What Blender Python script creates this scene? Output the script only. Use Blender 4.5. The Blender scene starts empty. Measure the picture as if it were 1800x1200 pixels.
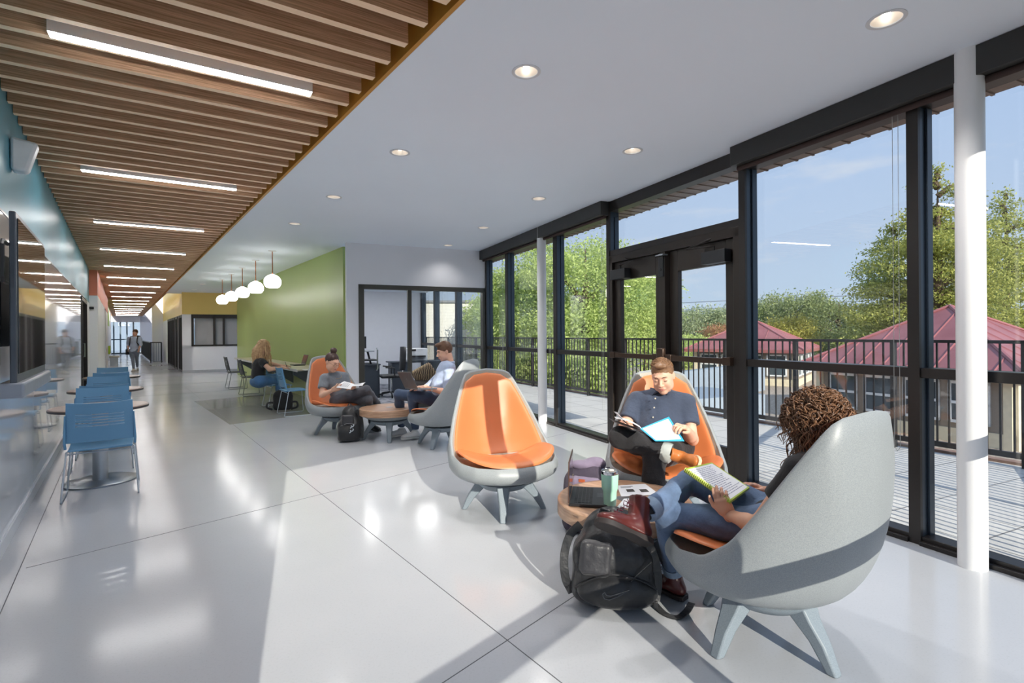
import bpy, bmesh, math, random
import numpy as np
from mathutils import Vector, Matrix, Euler
random.seed(7); np.random.seed(7)
PI = math.pi
scn = bpy.context.scene
COL = scn.collection

# ------------------------------------------------------------------ camera
EYE = 1.4
ROLL = 0.0075
cam_d = bpy.data.cameras.new('camera'); cam = bpy.data.objects.new('camera', cam_d); COL.objects.link(cam)
cam_d.sensor_width = 36.0; cam_d.lens = 18.0; cam_d.shift_y = -14.0 / 1800.0
cam_d.clip_start = 0.05; cam_d.clip_end = 600
cam.matrix_world = Matrix.Translation((0, 0, EYE)) @ Matrix.Rotation(PI / 2, 4, 'X') @ Matrix.Rotation(-ROLL, 4, 'Z')
scn.camera = cam

# ------------------------------------------------------------------ view
vs = scn.view_settings
scn.display_settings.display_device = 'sRGB'
vs.view_transform = 'Standard'; vs.look = 'None'; vs.exposure = 1.13; vs.gamma = 1.0; vs.use_curve_mapping = False
try:
    scn.cycles.max_bounces = 14; scn.cycles.diffuse_bounces = 10; scn.cycles.transparent_max_bounces = 24
    scn.cycles.glossy_bounces = 4; scn.cycles.sample_clamp_indirect = 10.0
    scn.cycles.caustics_reflective = False; scn.cycles.caustics_refractive = False
except Exception: pass

# ------------------------------------------------------------------ world
wld = bpy.data.worlds.new('sky'); scn.world = wld; wld.use_nodes = True
nt = wld.node_tree; nt.nodes.clear()
wo = nt.nodes.new('ShaderNodeOutputWorld'); bg = nt.nodes.new('ShaderNodeBackground')
tc = nt.nodes.new('ShaderNodeTexCoord'); sep = nt.nodes.new('ShaderNodeSeparateXYZ')
nt.links.new(tc.outputs['Generated'], sep.inputs[0])
ramp = nt.nodes.new('ShaderNodeValToRGB'); nt.links.new(sep.outputs['Z'], ramp.inputs[0])
ramp.color_ramp.elements[0].position = 0.0; ramp.color_ramp.elements[0].color = (0.50, 0.61, 0.74, 1)
ramp.color_ramp.elements[1].position = 0.6; ramp.color_ramp.elements[1].color = (0.36, 0.50, 0.78, 1)
e = ramp.color_ramp.elements.new(0.16); e.color = (0.45, 0.565, 0.745, 1)
e = ramp.color_ramp.elements.new(0.35); e.color = (0.40, 0.53, 0.76, 1)
mp = nt.nodes.new('ShaderNodeMapping'); mp.inputs['Scale'].default_value = (2.2, 2.2, 9.0)
nt.links.new(tc.outputs['Generated'], mp.inputs[0])
nz = nt.nodes.new('ShaderNodeTexNoise'); nz.inputs['Scale'].default_value = 2.4; nz.inputs['Detail'].default_value = 9; nz.inputs['Roughness'].default_value = 0.62
nt.links.new(mp.outputs[0], nz.inputs['Vector'])
cr = nt.nodes.new('ShaderNodeValToRGB'); nt.links.new(nz.outputs['Fac'], cr.inputs[0])
cr.color_ramp.elements[0].position = 0.52; cr.color_ramp.elements[0].color = (0, 0, 0, 1)
cr.color_ramp.elements[1].position = 0.78; cr.color_ramp.elements[1].color = (0.8, 0.8, 0.8, 1)
mx = nt.nodes.new('ShaderNodeMix'); mx.data_type = 'RGBA'
nt.links.new(cr.outputs[0], mx.inputs['Factor']); nt.links.new(ramp.outputs[0], mx.inputs['A']); mx.inputs['B'].default_value = (0.66, 0.69, 0.75, 1)
nt.links.new(mx.outputs['Result'], bg.inputs['Color']); bg.inputs['Strength'].default_value = 0.545
nt.links.new(bg.outputs[0], wo.inputs[0])

# ------------------------------------------------------------------ sun: shadows run towards (-.375, .927), 22.5 degrees up
sd = bpy.data.lights.new('sun', 'SUN'); so = bpy.data.objects.new('sun', sd); COL.objects.link(so)
sd.energy = 2.75; sd.angle = math.radians(0.25); sd.color = (1.0, 0.93, 0.82)
el = math.radians(22.5)
sun_dir = Vector((-0.375 * math.cos(el), 0.927 * math.cos(el), -math.sin(el)))
so.rotation_euler = sun_dir.to_track_quat('-Z', 'Y').to_euler(); so.location = (3, -6, 6)

# ------------------------------------------------------------------ pixel helpers (photo frame 1800 x 1200)
def ray(px, py):
    u = (px - 900) / 900; v = (586 - py) / 900
    return Vector((u + ROLL * v, 1, v - ROLL * u))
def G(px, py, h=0.0):
    d = ray(px, py); t = (h - EYE) / d.z
    return Vector((d.x * t, t, h))
def plane_quad(q, k=3):
    # q: four (px, py, depth); the depth of corner k is solved so the quad is flat
    P = [D(*c) for c in q]; o = [P[i] for i in range(4) if i != k]; n = (o[1] - o[0]).cross(o[2] - o[0]); d = ray(*q[k][:2]); e = Vector((0, 0, EYE))
    P[k] = e + d * (n.dot(o[0] - e) / n.dot(d)); return P
def D(px, py, y):                      # point at depth y
    d = ray(px, py); return Vector((d.x * y, y, EYE + d.z * y))

# building axes
def unit(a): return Vector((-math.sin(a), math.cos(a), 0))
AC = math.radians(37.35); CD = unit(AC); CN = Vector((CD.y, -CD.x, 0))      # corridor direction and its right-hand normal
AW = math.radians(24.7);  WD = unit(AW); WN = Vector((WD.y, -WD.x, 0))      # window wall, WN points outdoors
AS = math.radians(-42.3); SD = unit(AS); SN = Vector((-SD.y, SD.x, 0))      # south glass wall behind the camera's right
L0 = G(0, 978.3); P0 = Vector((2.875, 2.885, 0))
class Fr:
    def __init__(s, o, d, n): s.o = o; s.d = d; s.n = n
    def __call__(s, a, t, z=0.0): return s.o + s.d * a + s.n * t + Vector((0, 0, z))
FC = Fr(L0, CD, CN)         # corridor frame: a along the corridor, t away from the left wall
FW = Fr(P0, WD, WN)         # window wall frame
CORNER = FW(-0.70, 0)
FS = Fr(CORNER, -SD, -SN)   # south wall frame: a from the corner towards the back-left, t outdoors
if FS.n.dot(Vector((0.375, -0.927, 0))) < 0: FS.n = -FS.n
CEIL = 3.05

# ------------------------------------------------------------------ materials
MATS = {}
def newmat(name):
    m = bpy.data.materials.new(name); m.use_nodes = True
    nt = m.node_tree; b = nt.nodes['Principled BSDF']
    return m, nt, b
def texco(nt, scale=(1, 1, 1), kind='Object', rot=(0, 0, 0)):
    t = nt.nodes.new('ShaderNodeTexCoord'); mpn = nt.nodes.new('ShaderNodeMapping')
    mpn.inputs['Scale'].default_value = scale; mpn.inputs['Rotation'].default_value = rot
    nt.links.new(t.outputs[kind], mpn.inputs[0]); return mpn.outputs[0]
def noise(nt, vec, scale, detail=3, rough=0.5):
    n = nt.nodes.new('ShaderNodeTexNoise'); n.inputs['Scale'].default_value = scale; n.inputs['Detail'].default_value = detail; n.inputs['Roughness'].default_value = rough
    nt.links.new(vec, n.inputs['Vector']); return n.outputs['Fac']
def ramp2(nt, fac, p0, c0, p1, c1, const=False):
    r = nt.nodes.new('ShaderNodeValToRGB'); nt.links.new(fac, r.inputs[0])
    r.color_ramp.elements[0].position = p0; r.color_ramp.elements[0].color = (*c0, 1)
    r.color_ramp.elements[1].position = p1; r.color_ramp.elements[1].color = (*c1, 1)
    if const: r.color_ramp.interpolation = 'CONSTANT'
    return r.outputs[0]
def bump(nt, b, fac, strength=0.2, dist=0.01):
    bn = nt.nodes.new('ShaderNodeBump'); bn.inputs['Strength'].default_value = strength; bn.inputs['Distance'].default_value = dist
    nt.links.new(fac, bn.inputs['Height']); nt.links.new(bn.outputs[0], b.inputs['Normal'])
def lin(r, g, b):
    f = lambda c: ((c / 255 + 0.055) / 1.055) ** 2.4 if c > 10 else c / 255 / 12.92
    return (f(r), f(g), f(b))
def M(name, col=None, rough=0.5, metal=0.0, var=0.08, vs=8.0, bmp=0.0, bs=60.0, coat=0.0, spec=0.5, kind='Object', stretch=(1, 1, 1), emit=None, sheen=0.0):
    if name in MATS: return MATS[name]
    m, nt, b = newmat(name)
    b.inputs['Roughness'].default_value = rough; b.inputs['Metallic'].default_value = metal
    b.inputs['Specular IOR Level'].default_value = spec; b.inputs['Coat Weight'].default_value = coat
    if sheen: b.inputs['Sheen Weight'].default_value = sheen
    v = texco(nt, stretch, kind)
    n = noise(nt, v, vs, 4)
    c0 = tuple(max(0, c * (1 - var)) for c in col); c1 = tuple(min(1, c * (1 + var)) for c in col)
    nt.links.new(ramp2(nt, n, 0.3, c0, 0.7, c1), b.inputs['Base Color'])
    if bmp: bump(nt, b, noise(nt, v, bs, 5), bmp, 0.004)
    if emit: b.inputs['Emission Color'].default_value = (*emit[0], 1); b.inputs['Emission Strength'].default_value = emit[1]
    MATS[name] = m; return m
def speckle(name, base, dark, scale=160, lo=0.35, hi=0.62, rough=0.5, light=None):
    m, nt, b = newmat(name); b.inputs['Roughness'].default_value = rough
    v = texco(nt)
    n = noise(nt, v, scale, 2, 0.7)
    c = ramp2(nt, n, lo, dark, hi, base)
    nt.links.new(c, b.inputs['Base Color'])
    bump(nt, b, noise(nt, v, scale * 0.7, 2), 0.05, 0.002)
    MATS[name] = m; return m
def wood(name, c0, c1, scale=(1, 1, 1), rough=0.45, vs=6.0):
    m, nt, b = newmat(name); b.inputs['Roughness'].default_value = rough
    v = texco(nt, scale)
    n = noise(nt, v, vs, 8, 0.7)
    nt.links.new(ramp2(nt, n, 0.34, c0, 0.66, c1), b.inputs['Base Color'])
    bump(nt, b, n, 0.08, 0.003)
    MATS[name] = m; return m

white_wall = M('white paint', lin(226, 227, 232), 0.55, var=0.015, vs=1.5)
ceil_white = M('ceiling white', lin(234, 242, 252), 0.7, var=0.012, vs=0.8)
col_white = M('column white', lin(236, 236, 236), 0.35, var=0.01, vs=2)
frame_blk = M('dark bronze frame', lin(50, 46, 44), 0.35, metal=0.3, var=0.06, vs=4)
frame_blue = M('anodised frame', lin(60, 72, 84), 0.3, metal=0.4, var=0.05, vs=4)  # blue of the reflected sky is painted into the mullion colour
door_blk = M('door bronze', lin(52, 46, 42), 0.3, metal=0.35, var=0.06, vs=4)
alu = M('satin aluminium', lin(176, 182, 188), 0.3, metal=0.85, var=0.05)
chrome = M('chrome', lin(200, 203, 208), 0.14, metal=1.0, var=0.03)
silver_rod = M('silver painted rod', lin(196, 204, 212), 0.3, metal=0.5, var=0.03)
blk_plastic = M('black plastic', lin(34, 35, 38), 0.4, var=0.1)
dk_plastic = M('charcoal plastic', lin(62, 68, 76), 0.45, var=0.08)
orange_fascia = M('ochre fascia', lin(196, 138, 50), 0.5, var=0.03)
orange_vinyl = M('orange upholstery', lin(212, 122, 72), 0.42, var=0.05, vs=3, bmp=0.06, bs=220)
green_wall_m = M('green paint', lin(160, 178, 100), 0.38, var=0.03, vs=0.8)
yellow_m = M('yellow paint', lin(230, 202, 118), 0.45, var=0.03, vs=0.8)
coral_m = M('coral paint', lin(222, 128, 100), 0.5, var=0.02, vs=1)
lime_m = M('lime paint', lin(160, 190, 50), 0.45, var=0.02, vs=1)
blue_paint = M('blue paint', lin(88, 156, 178), 0.36, var=0.04, vs=1.2)
gloss_white = M('glossy white board', lin(238, 240, 245), 0.07, var=0.01, vs=1, coat=0.6)
shell_grey = speckle('speckled shell', lin(156, 161, 163), lin(135, 141, 144), 330, 0.34, 0.62, 0.42)
shell_taupe = speckle('speckled inner shell', lin(178, 174, 162), lin(156, 152, 142), 330, 0.34, 0.60, 0.5)
leg_grey = speckle('speckled leg', lin(140, 151, 160), lin(120, 131, 139), 330, 0.34, 0.60, 0.45)
blue_chair_m = M('blue chair plastic', lin(100, 150, 188), 0.42, var=0.03, vs=3)
dk_chair_m = M('dark grey chair plastic', lin(66, 70, 78), 0.45, var=0.03)
wood_top = wood('walnut table', lin(158, 120, 96), lin(204, 168, 138), (1, 9, 9), 0.3, 2.4)
wood_side = wood('walnut band', lin(158, 118, 92), lin(208, 172, 142), (1.5, 1.5, 16), 0.35, 2.4)
slat_m = None

def glass_mat(name, tint=(0.93, 0.96, 0.96), refl=1.0, ior=1.5):
    m = bpy.data.materials.new(name); m.use_nodes = True; nt = m.node_tree; nt.nodes.clear()
    o = nt.nodes.new('ShaderNodeOutputMaterial'); tr = nt.nodes.new('ShaderNodeBsdfTransparent'); gl = nt.nodes.new('ShaderNodeBsdfGlossy')
    fr = nt.nodes.new('ShaderNodeFresnel'); mxs = nt.nodes.new('ShaderNodeMixShader'); ml = nt.nodes.new('ShaderNodeMath'); ml.operation = 'MULTIPLY'
    fr.inputs['IOR'].default_value = ior; ml.inputs[1].default_value = refl
    tr.inputs[0].default_value = (*tint, 1); gl.inputs['Roughness'].default_value = 0.0
    n = nt.nodes.new('ShaderNodeTexNoise'); n.inputs['Scale'].default_value = 0.6
    r = nt.nodes.new('ShaderNodeValToRGB'); nt.links.new(n.outputs[0], r.inputs[0])
    r.color_ramp.elements[0].color = (*[t * 0.99 for t in tint], 1); r.color_ramp.elements[1].color = (*tint, 1)
    nt.links.new(r.outputs[0], tr.inputs[0])
    gg = nt.nodes.new('ShaderNodeNewGeometry'); mi = nt.nodes.new('ShaderNodeMix'); mi.data_type = 'FLOAT'
    mi.inputs['A'].default_value = ior; mi.inputs['B'].default_value = 1.0 / ior
    nt.links.new(gg.outputs['Backfacing'], mi.inputs['Factor']); nt.links.new(mi.outputs['Result'], fr.inputs['IOR'])
    nt.links.new(fr.outputs[0], ml.inputs[0]); nt.links.new(ml.outputs[0], mxs.inputs[0])
    nt.links.new(tr.outputs[0], mxs.inputs[1]); nt.links.new(gl.outputs[0], mxs.inputs[2]); nt.links.new(mxs.outputs[0], o.inputs[0])
    MATS[name] = m; return m
glass = glass_mat('window glass', (0.975, 0.985, 0.985))
def emis(name, col, st):
    m, nt, b = newmat(name); b.inputs['Base Color'].default_value = (*col, 1)
    b.inputs['Emission Color'].default_value = (*col, 1); b.inputs['Emission Strength'].default_value = st
    n = noise(nt, texco(nt), 3.0); nt.links.new(ramp2(nt, n, 0.3, tuple(c * 0.98 for c in col), 0.7, col), b.inputs['Emission Color'])
    MATS[name] = m; return m

# ------------------------------------------------------------------ mesh builder
class MB:
    def __init__(s): s.v = []; s.f = []
    def add(s, vs, fs):
        o = len(s.v); s.v += [tuple(v) for v in vs]; s.f += [tuple(i + o for i in f) for f in fs]; return s
    def hexa(s, p):   # 8 points: bottom 4 ccw, top 4
        return s.add(p, [(3, 2, 1, 0), (4, 5, 6, 7), (0, 1, 5, 4), (1, 2, 6, 5), (2, 3, 7, 6), (3, 0, 4, 7)])
    def box(s, c, d, R=None):
        c = Vector(c); hx, hy, hz = d[0] / 2, d[1] / 2, d[2] / 2
        ps = [Vector((x, y, z)) for z in (-hz, hz) for x, y in ((-hx, -hy), (hx, -hy), (hx, hy), (-hx, hy))]
        if R is not None: ps = [R @ p for p in ps]
        return s.hexa([c + p for p in ps])
    def fbox(s, F, a0, a1, t0, t1, z0, z1):
        q = [F(a0, t0, z0), F(a1, t0, z0), F(a1, t1, z0), F(a0, t1, z0)]
        if (q[1] - q[0]).cross(q[3] - q[0]).z < 0: q = [q[3], q[2], q[1], q[0]]
        return s.hexa(q + [p + Vector((0, 0, z1 - z0)) for p in q])
    def loft(s, rings, cap0=True, cap1=True, closed=False):
        n = len(rings[0]); vs = [p for r in rings for p in r]; fs = []
        m = len(rings)
        for i in range(m if closed else m - 1):
            a = i * n; b = ((i + 1) % m) * n
            for j in range(n): k = (j + 1) % n; fs.append((a + j, a + k, b + k, b + j))
        if not closed:
            if cap0: fs.append(tuple(range(n - 1, -1, -1)))
            if cap1: fs.append(tuple(range((m - 1) * n, m * n)))
        return s.add(vs, fs)
    def tube(s, pts, r, n=10, cap=True, closed=False):
        pts = [Vector(p) for p in pts]; rs = r if isinstance(r, (list, tuple)) else [r] * len(pts)
        rings = []; prev = None; m = len(pts)
        for i, p in enumerate(pts):
            if closed: t = (pts[(i + 1) % m] - pts[i - 1])
            else: t = (pts[min(i + 1, m - 1)] - pts[max(i - 1, 0)])
            t = t.normalized() if t.length > 1e-9 else Vector((0, 0, 1))
            if prev is None:
                up = Vector((0, 0, 1)) if abs(t.z) < 0.9 else Vector((1, 0, 0)); x = t.cross(up).normalized()
            else:
                x = prev - t * prev.dot(t); x = x.normalized() if x.length > 1e-6 else t.orthogonal().normalized()
            prev = x; y = t.cross(x)
            rings.append([p + (x * math.cos(2 * PI * k / n) + y * math.sin(2 * PI * k / n)) * rs[i] for k in range(n)])
        return s.loft(rings, cap, cap, closed)
    def lathe(s, prof, c=(0, 0, 0), n=32, cap=True, sy=1.0):
        c = Vector(c)
        rings = [[c + Vector((r * math.cos(2 * PI * k / n), sy * r * math.sin(2 * PI * k / n), z)) for k in range(n)] for r, z in prof]
        return s.loft(rings, cap, cap)
    def prism(s, poly, z0, z1):
        n = len(poly); vs = [(x, y, z0) for x, y in poly] + [(x, y, z1) for x, y in poly]
        fs = [tuple(range(n - 1, -1, -1)), tuple(range(n, 2 * n))] + [(i, (i + 1) % n, n + (i + 1) % n, n + i) for i in range(n)]
        return s.add(vs, fs)
    def quad(s, a, b, c, d): return s.add([a, b, c, d], [(0, 1, 2, 3)])
    def build(s, name, mat, parent=None, bevel=0.0, smooth=35, kind=None, loc=None, mats=None):
        me = bpy.data.meshes.new(name); me.from_pydata(s.v, [], s.f); me.validate(); me.update()
        me.materials.append(mat)
        if smooth:
            me.polygons.foreach_set('use_smooth', [True] * len(me.polygons)); me.set_sharp_from_angle(angle=math.radians(smooth))
        o = bpy.data.objects.new(name, me); COL.objects.link(o)
        if parent is not None: o.parent = parent
        if kind: o['kind'] = kind
        if loc is not None: o.location = loc
        if bevel:
            b = o.modifiers.new('bevel', 'BEVEL'); b.width = bevel; b.segments = 2; b.limit_method = 'ANGLE'; b.angle_limit = math.radians(40); b.harden_normals = False
        return o
def fixn(o):
    bm = bmesh.new(); bm.from_mesh(o.data); bmesh.ops.recalc_face_normals(bm, faces=bm.faces); bm.to_mesh(o.data); bm.free(); return o
def thing(name, label, cat, loc=(0, 0, 0), rotz=0.0, group=None):
    o = bpy.data.objects.new(name, None); COL.objects.link(o); o.empty_display_size = 0.1
    o.location = loc; o.rotation_euler = (0, 0, rotz); o['label'] = label; o['category'] = cat
    if group: o['group'] = group
    return o
def tag(o, label, cat, group=None, kind=None):
    o['label'] = label; o['category'] = cat
    if group: o['group'] = group
    if kind: o['kind'] = kind
    return o
def lab(o, label): o['label'] = label; return o
def dup(root, loc=None, rotz=None, label=None, group=None):
    r = root.copy(); COL.objects.link(r)
    if loc is not None: r.location = loc
    if rotz is not None: r.rotation_euler = (0, 0, rotz)
    if label: r['label'] = label
    if group: r['group'] = group
    def rec(a, b):
        for ch in list(a.children):
            if ch.parent is a and ch.name in KIDS.get(a.name, [c.name for c in a.children]):
                k = ch.copy(); COL.objects.link(k); k.parent = b; k.matrix_parent_inverse = ch.matrix_parent_inverse.copy(); rec(ch, k)
    rec(root, r); return r
KIDS = {}
def rotZ(a): return Matrix.Rotation(a, 3, 'Z')
# ================================================================== THE SETTING
def poly_face(pts, z, name, mat, thick=0.1, up=True, kind='structure'):
    m = MB(); m.prism([(p.x, p.y) for p in pts], z - thick if up else z, z if up else z + thick)
    o = m.build(name, mat, kind=kind, smooth=0); return fixn(o)
# polished floor material: pale terrazzo with thin dark joints lives in separate joint meshes
fm, nt, b = newmat('polished pale concrete'); MATS['floor'] = fm
v = texco(nt)
n1 = noise(nt, v, 0.5, 4, 0.6); n2 = noise(nt, v, 90, 2, 0.8)
c1 = ramp2(nt, n1, 0.3, lin(184, 187, 192), 0.7, lin(194, 196, 200))
c2 = ramp2(nt, n2, 0.30, (0.80, 0.80, 0.80), 0.46, (1, 1, 1))
mm = nt.nodes.new('ShaderNodeMix'); mm.data_type = 'RGBA'; mm.blend_type = 'MULTIPLY'; mm.inputs['Factor'].default_value = 0.35
nt.links.new(c1, mm.inputs['A']); nt.links.new(c2, mm.inputs['B']); nt.links.new(mm.outputs['Result'], b.inputs['Base Color'])
rr = nt.nodes.new('ShaderNodeMapRange'); nt.links.new(n1, rr.inputs[0]); rr.inputs[3].default_value = 0.11; rr.inputs[4].default_value = 0.19
nt.links.new(rr.outputs[0], b.inputs['Roughness']); b.inputs['Specular IOR Level'].default_value = 0.40
bump(nt, b, noise(nt, v, 2.2, 3), 0.03, 0.02)

BACKC = -5.5
pts_ = [FC(BACKC, -1.2), FS(9.5, 0.2), FS(4.45, 0.14), FS(-0.14, 0.14) + Vector((0, 0, 0)), FW(-0.8, 0.14), FW(8.15, 0.14), FW(8.15, 0) ]
# main hall floor
OWc = FW(8.15, 0)
hall = [FC(BACKC - 0.3, -1.2), FS(4.6, 0.15), CORNER + WN * 0.15 - WD * 0.15, FW(8.17, 0.15), FW(8.17, -0.02), FC(4.95, 3.93), FC(13.2, 3.93), FC(60, 3.93), FC(60, -3.5)]
floor = poly_face(hall, 0.0, 'floor', fm, 0.12)
# joints
jm = M('floor joint', lin(92, 94, 98), 0.6, var=0.05)
jb = MB()
jw = 0.004
jb.fbox(FC, -3.6, 44, 0.125, 0.125 + jw, -0.002, 0.0012)
jb.fbox(FC, -3.6, 44, 2.015, 2.015 + jw, -0.002, 0.0012)
FJ = Fr(G(885.4, 1129.2), SD, FS.n * -1)
jb.fbox(FJ, -2.0, 3.5, -0.002, 0.002, -0.002, 0.0012)
FJ2 = Fr(G(600, 859.6), SD, FS.n * -1)
jb.fbox(FJ2, -2.08, 7, -0.0015, 0.0015, -0.002, 0.0012)
for k in range(1, 12):
    jb.fbox(FC, 7.3 + 2.9 * k, 7.3 + 2.9 * k + jw, 0.13, 3.9 if k < 3 else 2.4, -0.002, 0.0012)
o = jb.build('trim_1', jm, kind='structure', smooth=0)

# ceiling plaster
ceilp = [FC(-3.65, 1.99), CORNER + WN * 0.15 - WD * 0.15, FW(8.17, 0.15), FW(8.17, -0.02), FC(4.95, 3.93), FC(13.2, 3.93), FC(18.4, 6.2), FC(19.2, 1.99)]
DL = [(1558, 34), (925, 126), (703, 268), (1112, 265), (947, 349), (587, 346), (518, 393), (850, 400), (788, 431), (356, 499), (341, 509), (330, 516)]
DLP = [G(x, y, CEIL) for x, y in DL]
ceiling = poly_face(ceilp, CEIL, 'ceiling', ceil_white, 0.16, up=False)
# round openings for the downlights
cut = MB()
for p in DLP: cut.lathe([(0.074, CEIL - 0.05), (0.074, CEIL + 0.09)], (p.x, p.y, 0), 32)
co = cut.build('cutter', ceil_white, smooth=0); fixn(co)
bm_ = ceiling.modifiers.new('cut', 'BOOLEAN'); bm_.object = co; bm_.operation = 'DIFFERENCE'; bm_.solver = 'EXACT'
dg = bpy.context.evaluated_depsgraph_get(); me2 = bpy.data.meshes.new_from_object(ceiling.evaluated_get(dg))
ceiling.modifiers.clear(); ceiling.data = me2
bpy.data.objects.remove(co)

# slatted timber ceiling over the corridor
sm, nt, b = newmat('slat timber'); b.inputs['Roughness'].default_value = 0.5
v = texco(nt, (1, 1, 1)); 
mpn = v.node; mpn.vector_type = 'TEXTURE'; mpn.inputs['Rotation'].default_value = (0, 0, math.radians(32.2)); mpn.inputs['Scale'].default_value = (0.6, 0.012, 0.012)
n = noise(nt, v, 1.6, 6, 0.65); v3 = texco(nt, (1, 1, 1)); n3 = noise(nt, v3, 2.0, 2)
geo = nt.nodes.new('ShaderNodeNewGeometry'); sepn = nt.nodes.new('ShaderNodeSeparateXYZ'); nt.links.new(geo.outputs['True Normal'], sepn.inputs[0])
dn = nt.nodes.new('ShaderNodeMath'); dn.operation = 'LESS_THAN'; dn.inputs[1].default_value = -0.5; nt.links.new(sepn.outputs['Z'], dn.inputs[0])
face = ramp2(nt, n, 0.34, lin(186, 138, 102), 0.66, lin(248, 206, 168)); edge = ramp2(nt, n, 0.3, lin(248, 208, 168), 0.7, lin(255, 228, 196))  # shaded sides darker, undersides paler: light and shade put into the colour
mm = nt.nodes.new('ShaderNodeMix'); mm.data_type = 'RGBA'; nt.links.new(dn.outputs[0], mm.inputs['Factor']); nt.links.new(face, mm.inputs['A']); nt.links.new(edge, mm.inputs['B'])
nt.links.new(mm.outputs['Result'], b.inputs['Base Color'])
SLD = Vector((0.846, 0.533, 0)).normalized()     # slat direction, from the photograph
sl = MB(); PIT = 0.2375
q = SLD.dot(CN); kc = SLD.dot(CD)
def slat(a, t0, t1, z0, z1, th):
    p = FC(a, 0); A = p + SLD * (t0 / q); B = p + SLD * (t1 / q); n_ = CD * th
    qd = [A, B, B + n_, A + n_]
    sl.hexa([x + Vector((0, 0, z0)) for x in qd] + [x + Vector((0, 0, z1)) for x in qd])
ENDC = 52.0
k = 0
a = -4.6
while a < ENDC:
    slat(a - 0.145 * 0 , 0.0, 1.93, CEIL, CEIL + 0.15, 0.048); a += PIT
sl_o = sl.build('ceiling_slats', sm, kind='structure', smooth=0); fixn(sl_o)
m = MB(); m.fbox(FC, BACKC, ENDC, -0.05, 2.0, CEIL + 0.32, CEIL + 0.36)
m.build('ceiling_plenum', M('dark plenum', lin(60, 46, 38), 0.8, var=0.1), kind='structure', smooth=0)
m = MB(); m.fbox(FC, -3.75, ENDC, 1.965, 1.99, CEIL + 0.002, CEIL + 0.34)
m.build('ceiling_fascia', orange_fascia, kind='structure', smooth=0)
m = MB(); m.fbox(FC, 19.2, ENDC, 1.992, 2.03, CEIL - 0.0, CEIL + 0.36)
m.build('ceiling_edge', wood('edge timber', lin(150, 110, 84), lin(180, 140, 110), (1, 1, 8)), kind='structure', smooth=0)

# left wall : glossy board below, blue paint above, then doors and coloured panels along the corridor
m = MB(); m.fbox(FC, BACKC, 8.55, -0.15, 0.0, 0.0, 2.235); wl = m.build('wall_left', gloss_white, kind='structure', smooth=0)
m = MB(); m.fbox(FC, BACKC, 11.8, -0.15, -0.004, 2.235, 3.42); m.build('wall_left_upper', blue_paint, kind='structure', smooth=0)
m = MB(); m.fbox(FC, BACKC, 11.8, -0.004, 0.004, 2.228, 2.242); m.build('trim_2', M('board edge', lin(92, 100, 104), 0.3, var=0.02), kind='structure', smooth=0)
m = MB(); m.fbox(FC, 10.6, 11.8, -0.15, 0.0, 0, 2.235); m.build('wall_left_return', white_wall, kind='structure', smooth=0)
def corridor_door(idx, a0, a1, z1):
    d = MB(); d.fbox(FC, a0, a1, -0.14, -0.10, 0, z1); D_ = d.build('door_%d' % idx, M('dark door', lin(46, 42, 40), 0.25, var=0.05), kind='structure', smooth=0)
    f = MB(); f.fbox(FC, a0, a0 + 0.06, -0.12, 0.01, 0, z1); f.fbox(FC, a1 - 0.06, a1, -0.12, 0.01, 0, z1); f.fbox(FC, a0, a1, -0.12, 0.01, z1 - 0.07, z1)
    f.fbox(FC, (a0 + a1) / 2 - .04, (a0 + a1) / 2 + .04, -0.12, -0.02, 0, z1)
    f.build('frame', frame_blk, D_, smooth=0)
    h = MB(); h.tube([FC(a1 - .25, -0.09, 0.95), FC(a1 - .25, -0.03, 0.95), FC(a1 - .25, -0.03, 1.25), FC(a1 - .25, -0.09, 1.25)], 0.012, 8); h.build('door_handle', alu, D_)
corridor_door(3, 8.55, 10.6, 2.2)
# projecting white pier with coral panel above
m = MB(); m.fbox(FC, 11.8, 19.0, -0.6, 0.16, 0, 2.42); m.build('wall_left_pier', white_wall, kind='structure', smooth=0)
m = MB(); m.fbox(FC, 11.8, 20.6, -0.6, 0.16, 2.42, 3.42)
m.build('wall_left_coral', coral_m, kind='structure', smooth=0)
corridor_door(4, 19.0, 20.6, 2.42)
m = MB(); m.fbox(FC, 20.6, 24.2, -0.6, 0.15, 0, 2.42); m.build('wall_left_far', white_wall, kind='structure', smooth=0)
m = MB(); m.fbox(FC, 20.6, 24.2, -0.6, 0.16, 2.42, 3.42); m.build('wall_left_coral_far', coral_m, kind='structure', smooth=0)
m = MB(); m.fbox(FC, 24.2, 34.5, -0.6, 0.05, 0, 2.0); m.build('wall_left_end', white_wall, kind='structure', smooth=0)
m = MB(); m.fbox(FC, 24.2, 34.5, -0.6, 0.06, 2.0, 3.42); m.build('wall_left_lime', lime_m, kind='structure', smooth=0)
m = MB(); m.fbox(FC, 34.5, 52, -2.6, -0.6, 0, 3.42); m.build('wall_left_last', white_wall, kind='structure', smooth=0)
m = MB(); m.fbox(FC, BACKC, 8.5, 0.0, 0.012, 0, 0.09); m.build('baseboard_left', M('base white', lin(206, 210, 216), 0.3, var=0.02), kind='structure', smooth=0)

# green wall, its end, and the office front wall
GA, GT = 4.94, 3.93
YA, YT = 18.34, 2.45
m = MB(); m.fbox(FC, GA, 16.0, GT, GT + 0.14, 0, CEIL + 0.02); m.build('wall_green', green_wall_m, kind='structure', smooth=0)
GC = FC(GA, GT)
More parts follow.
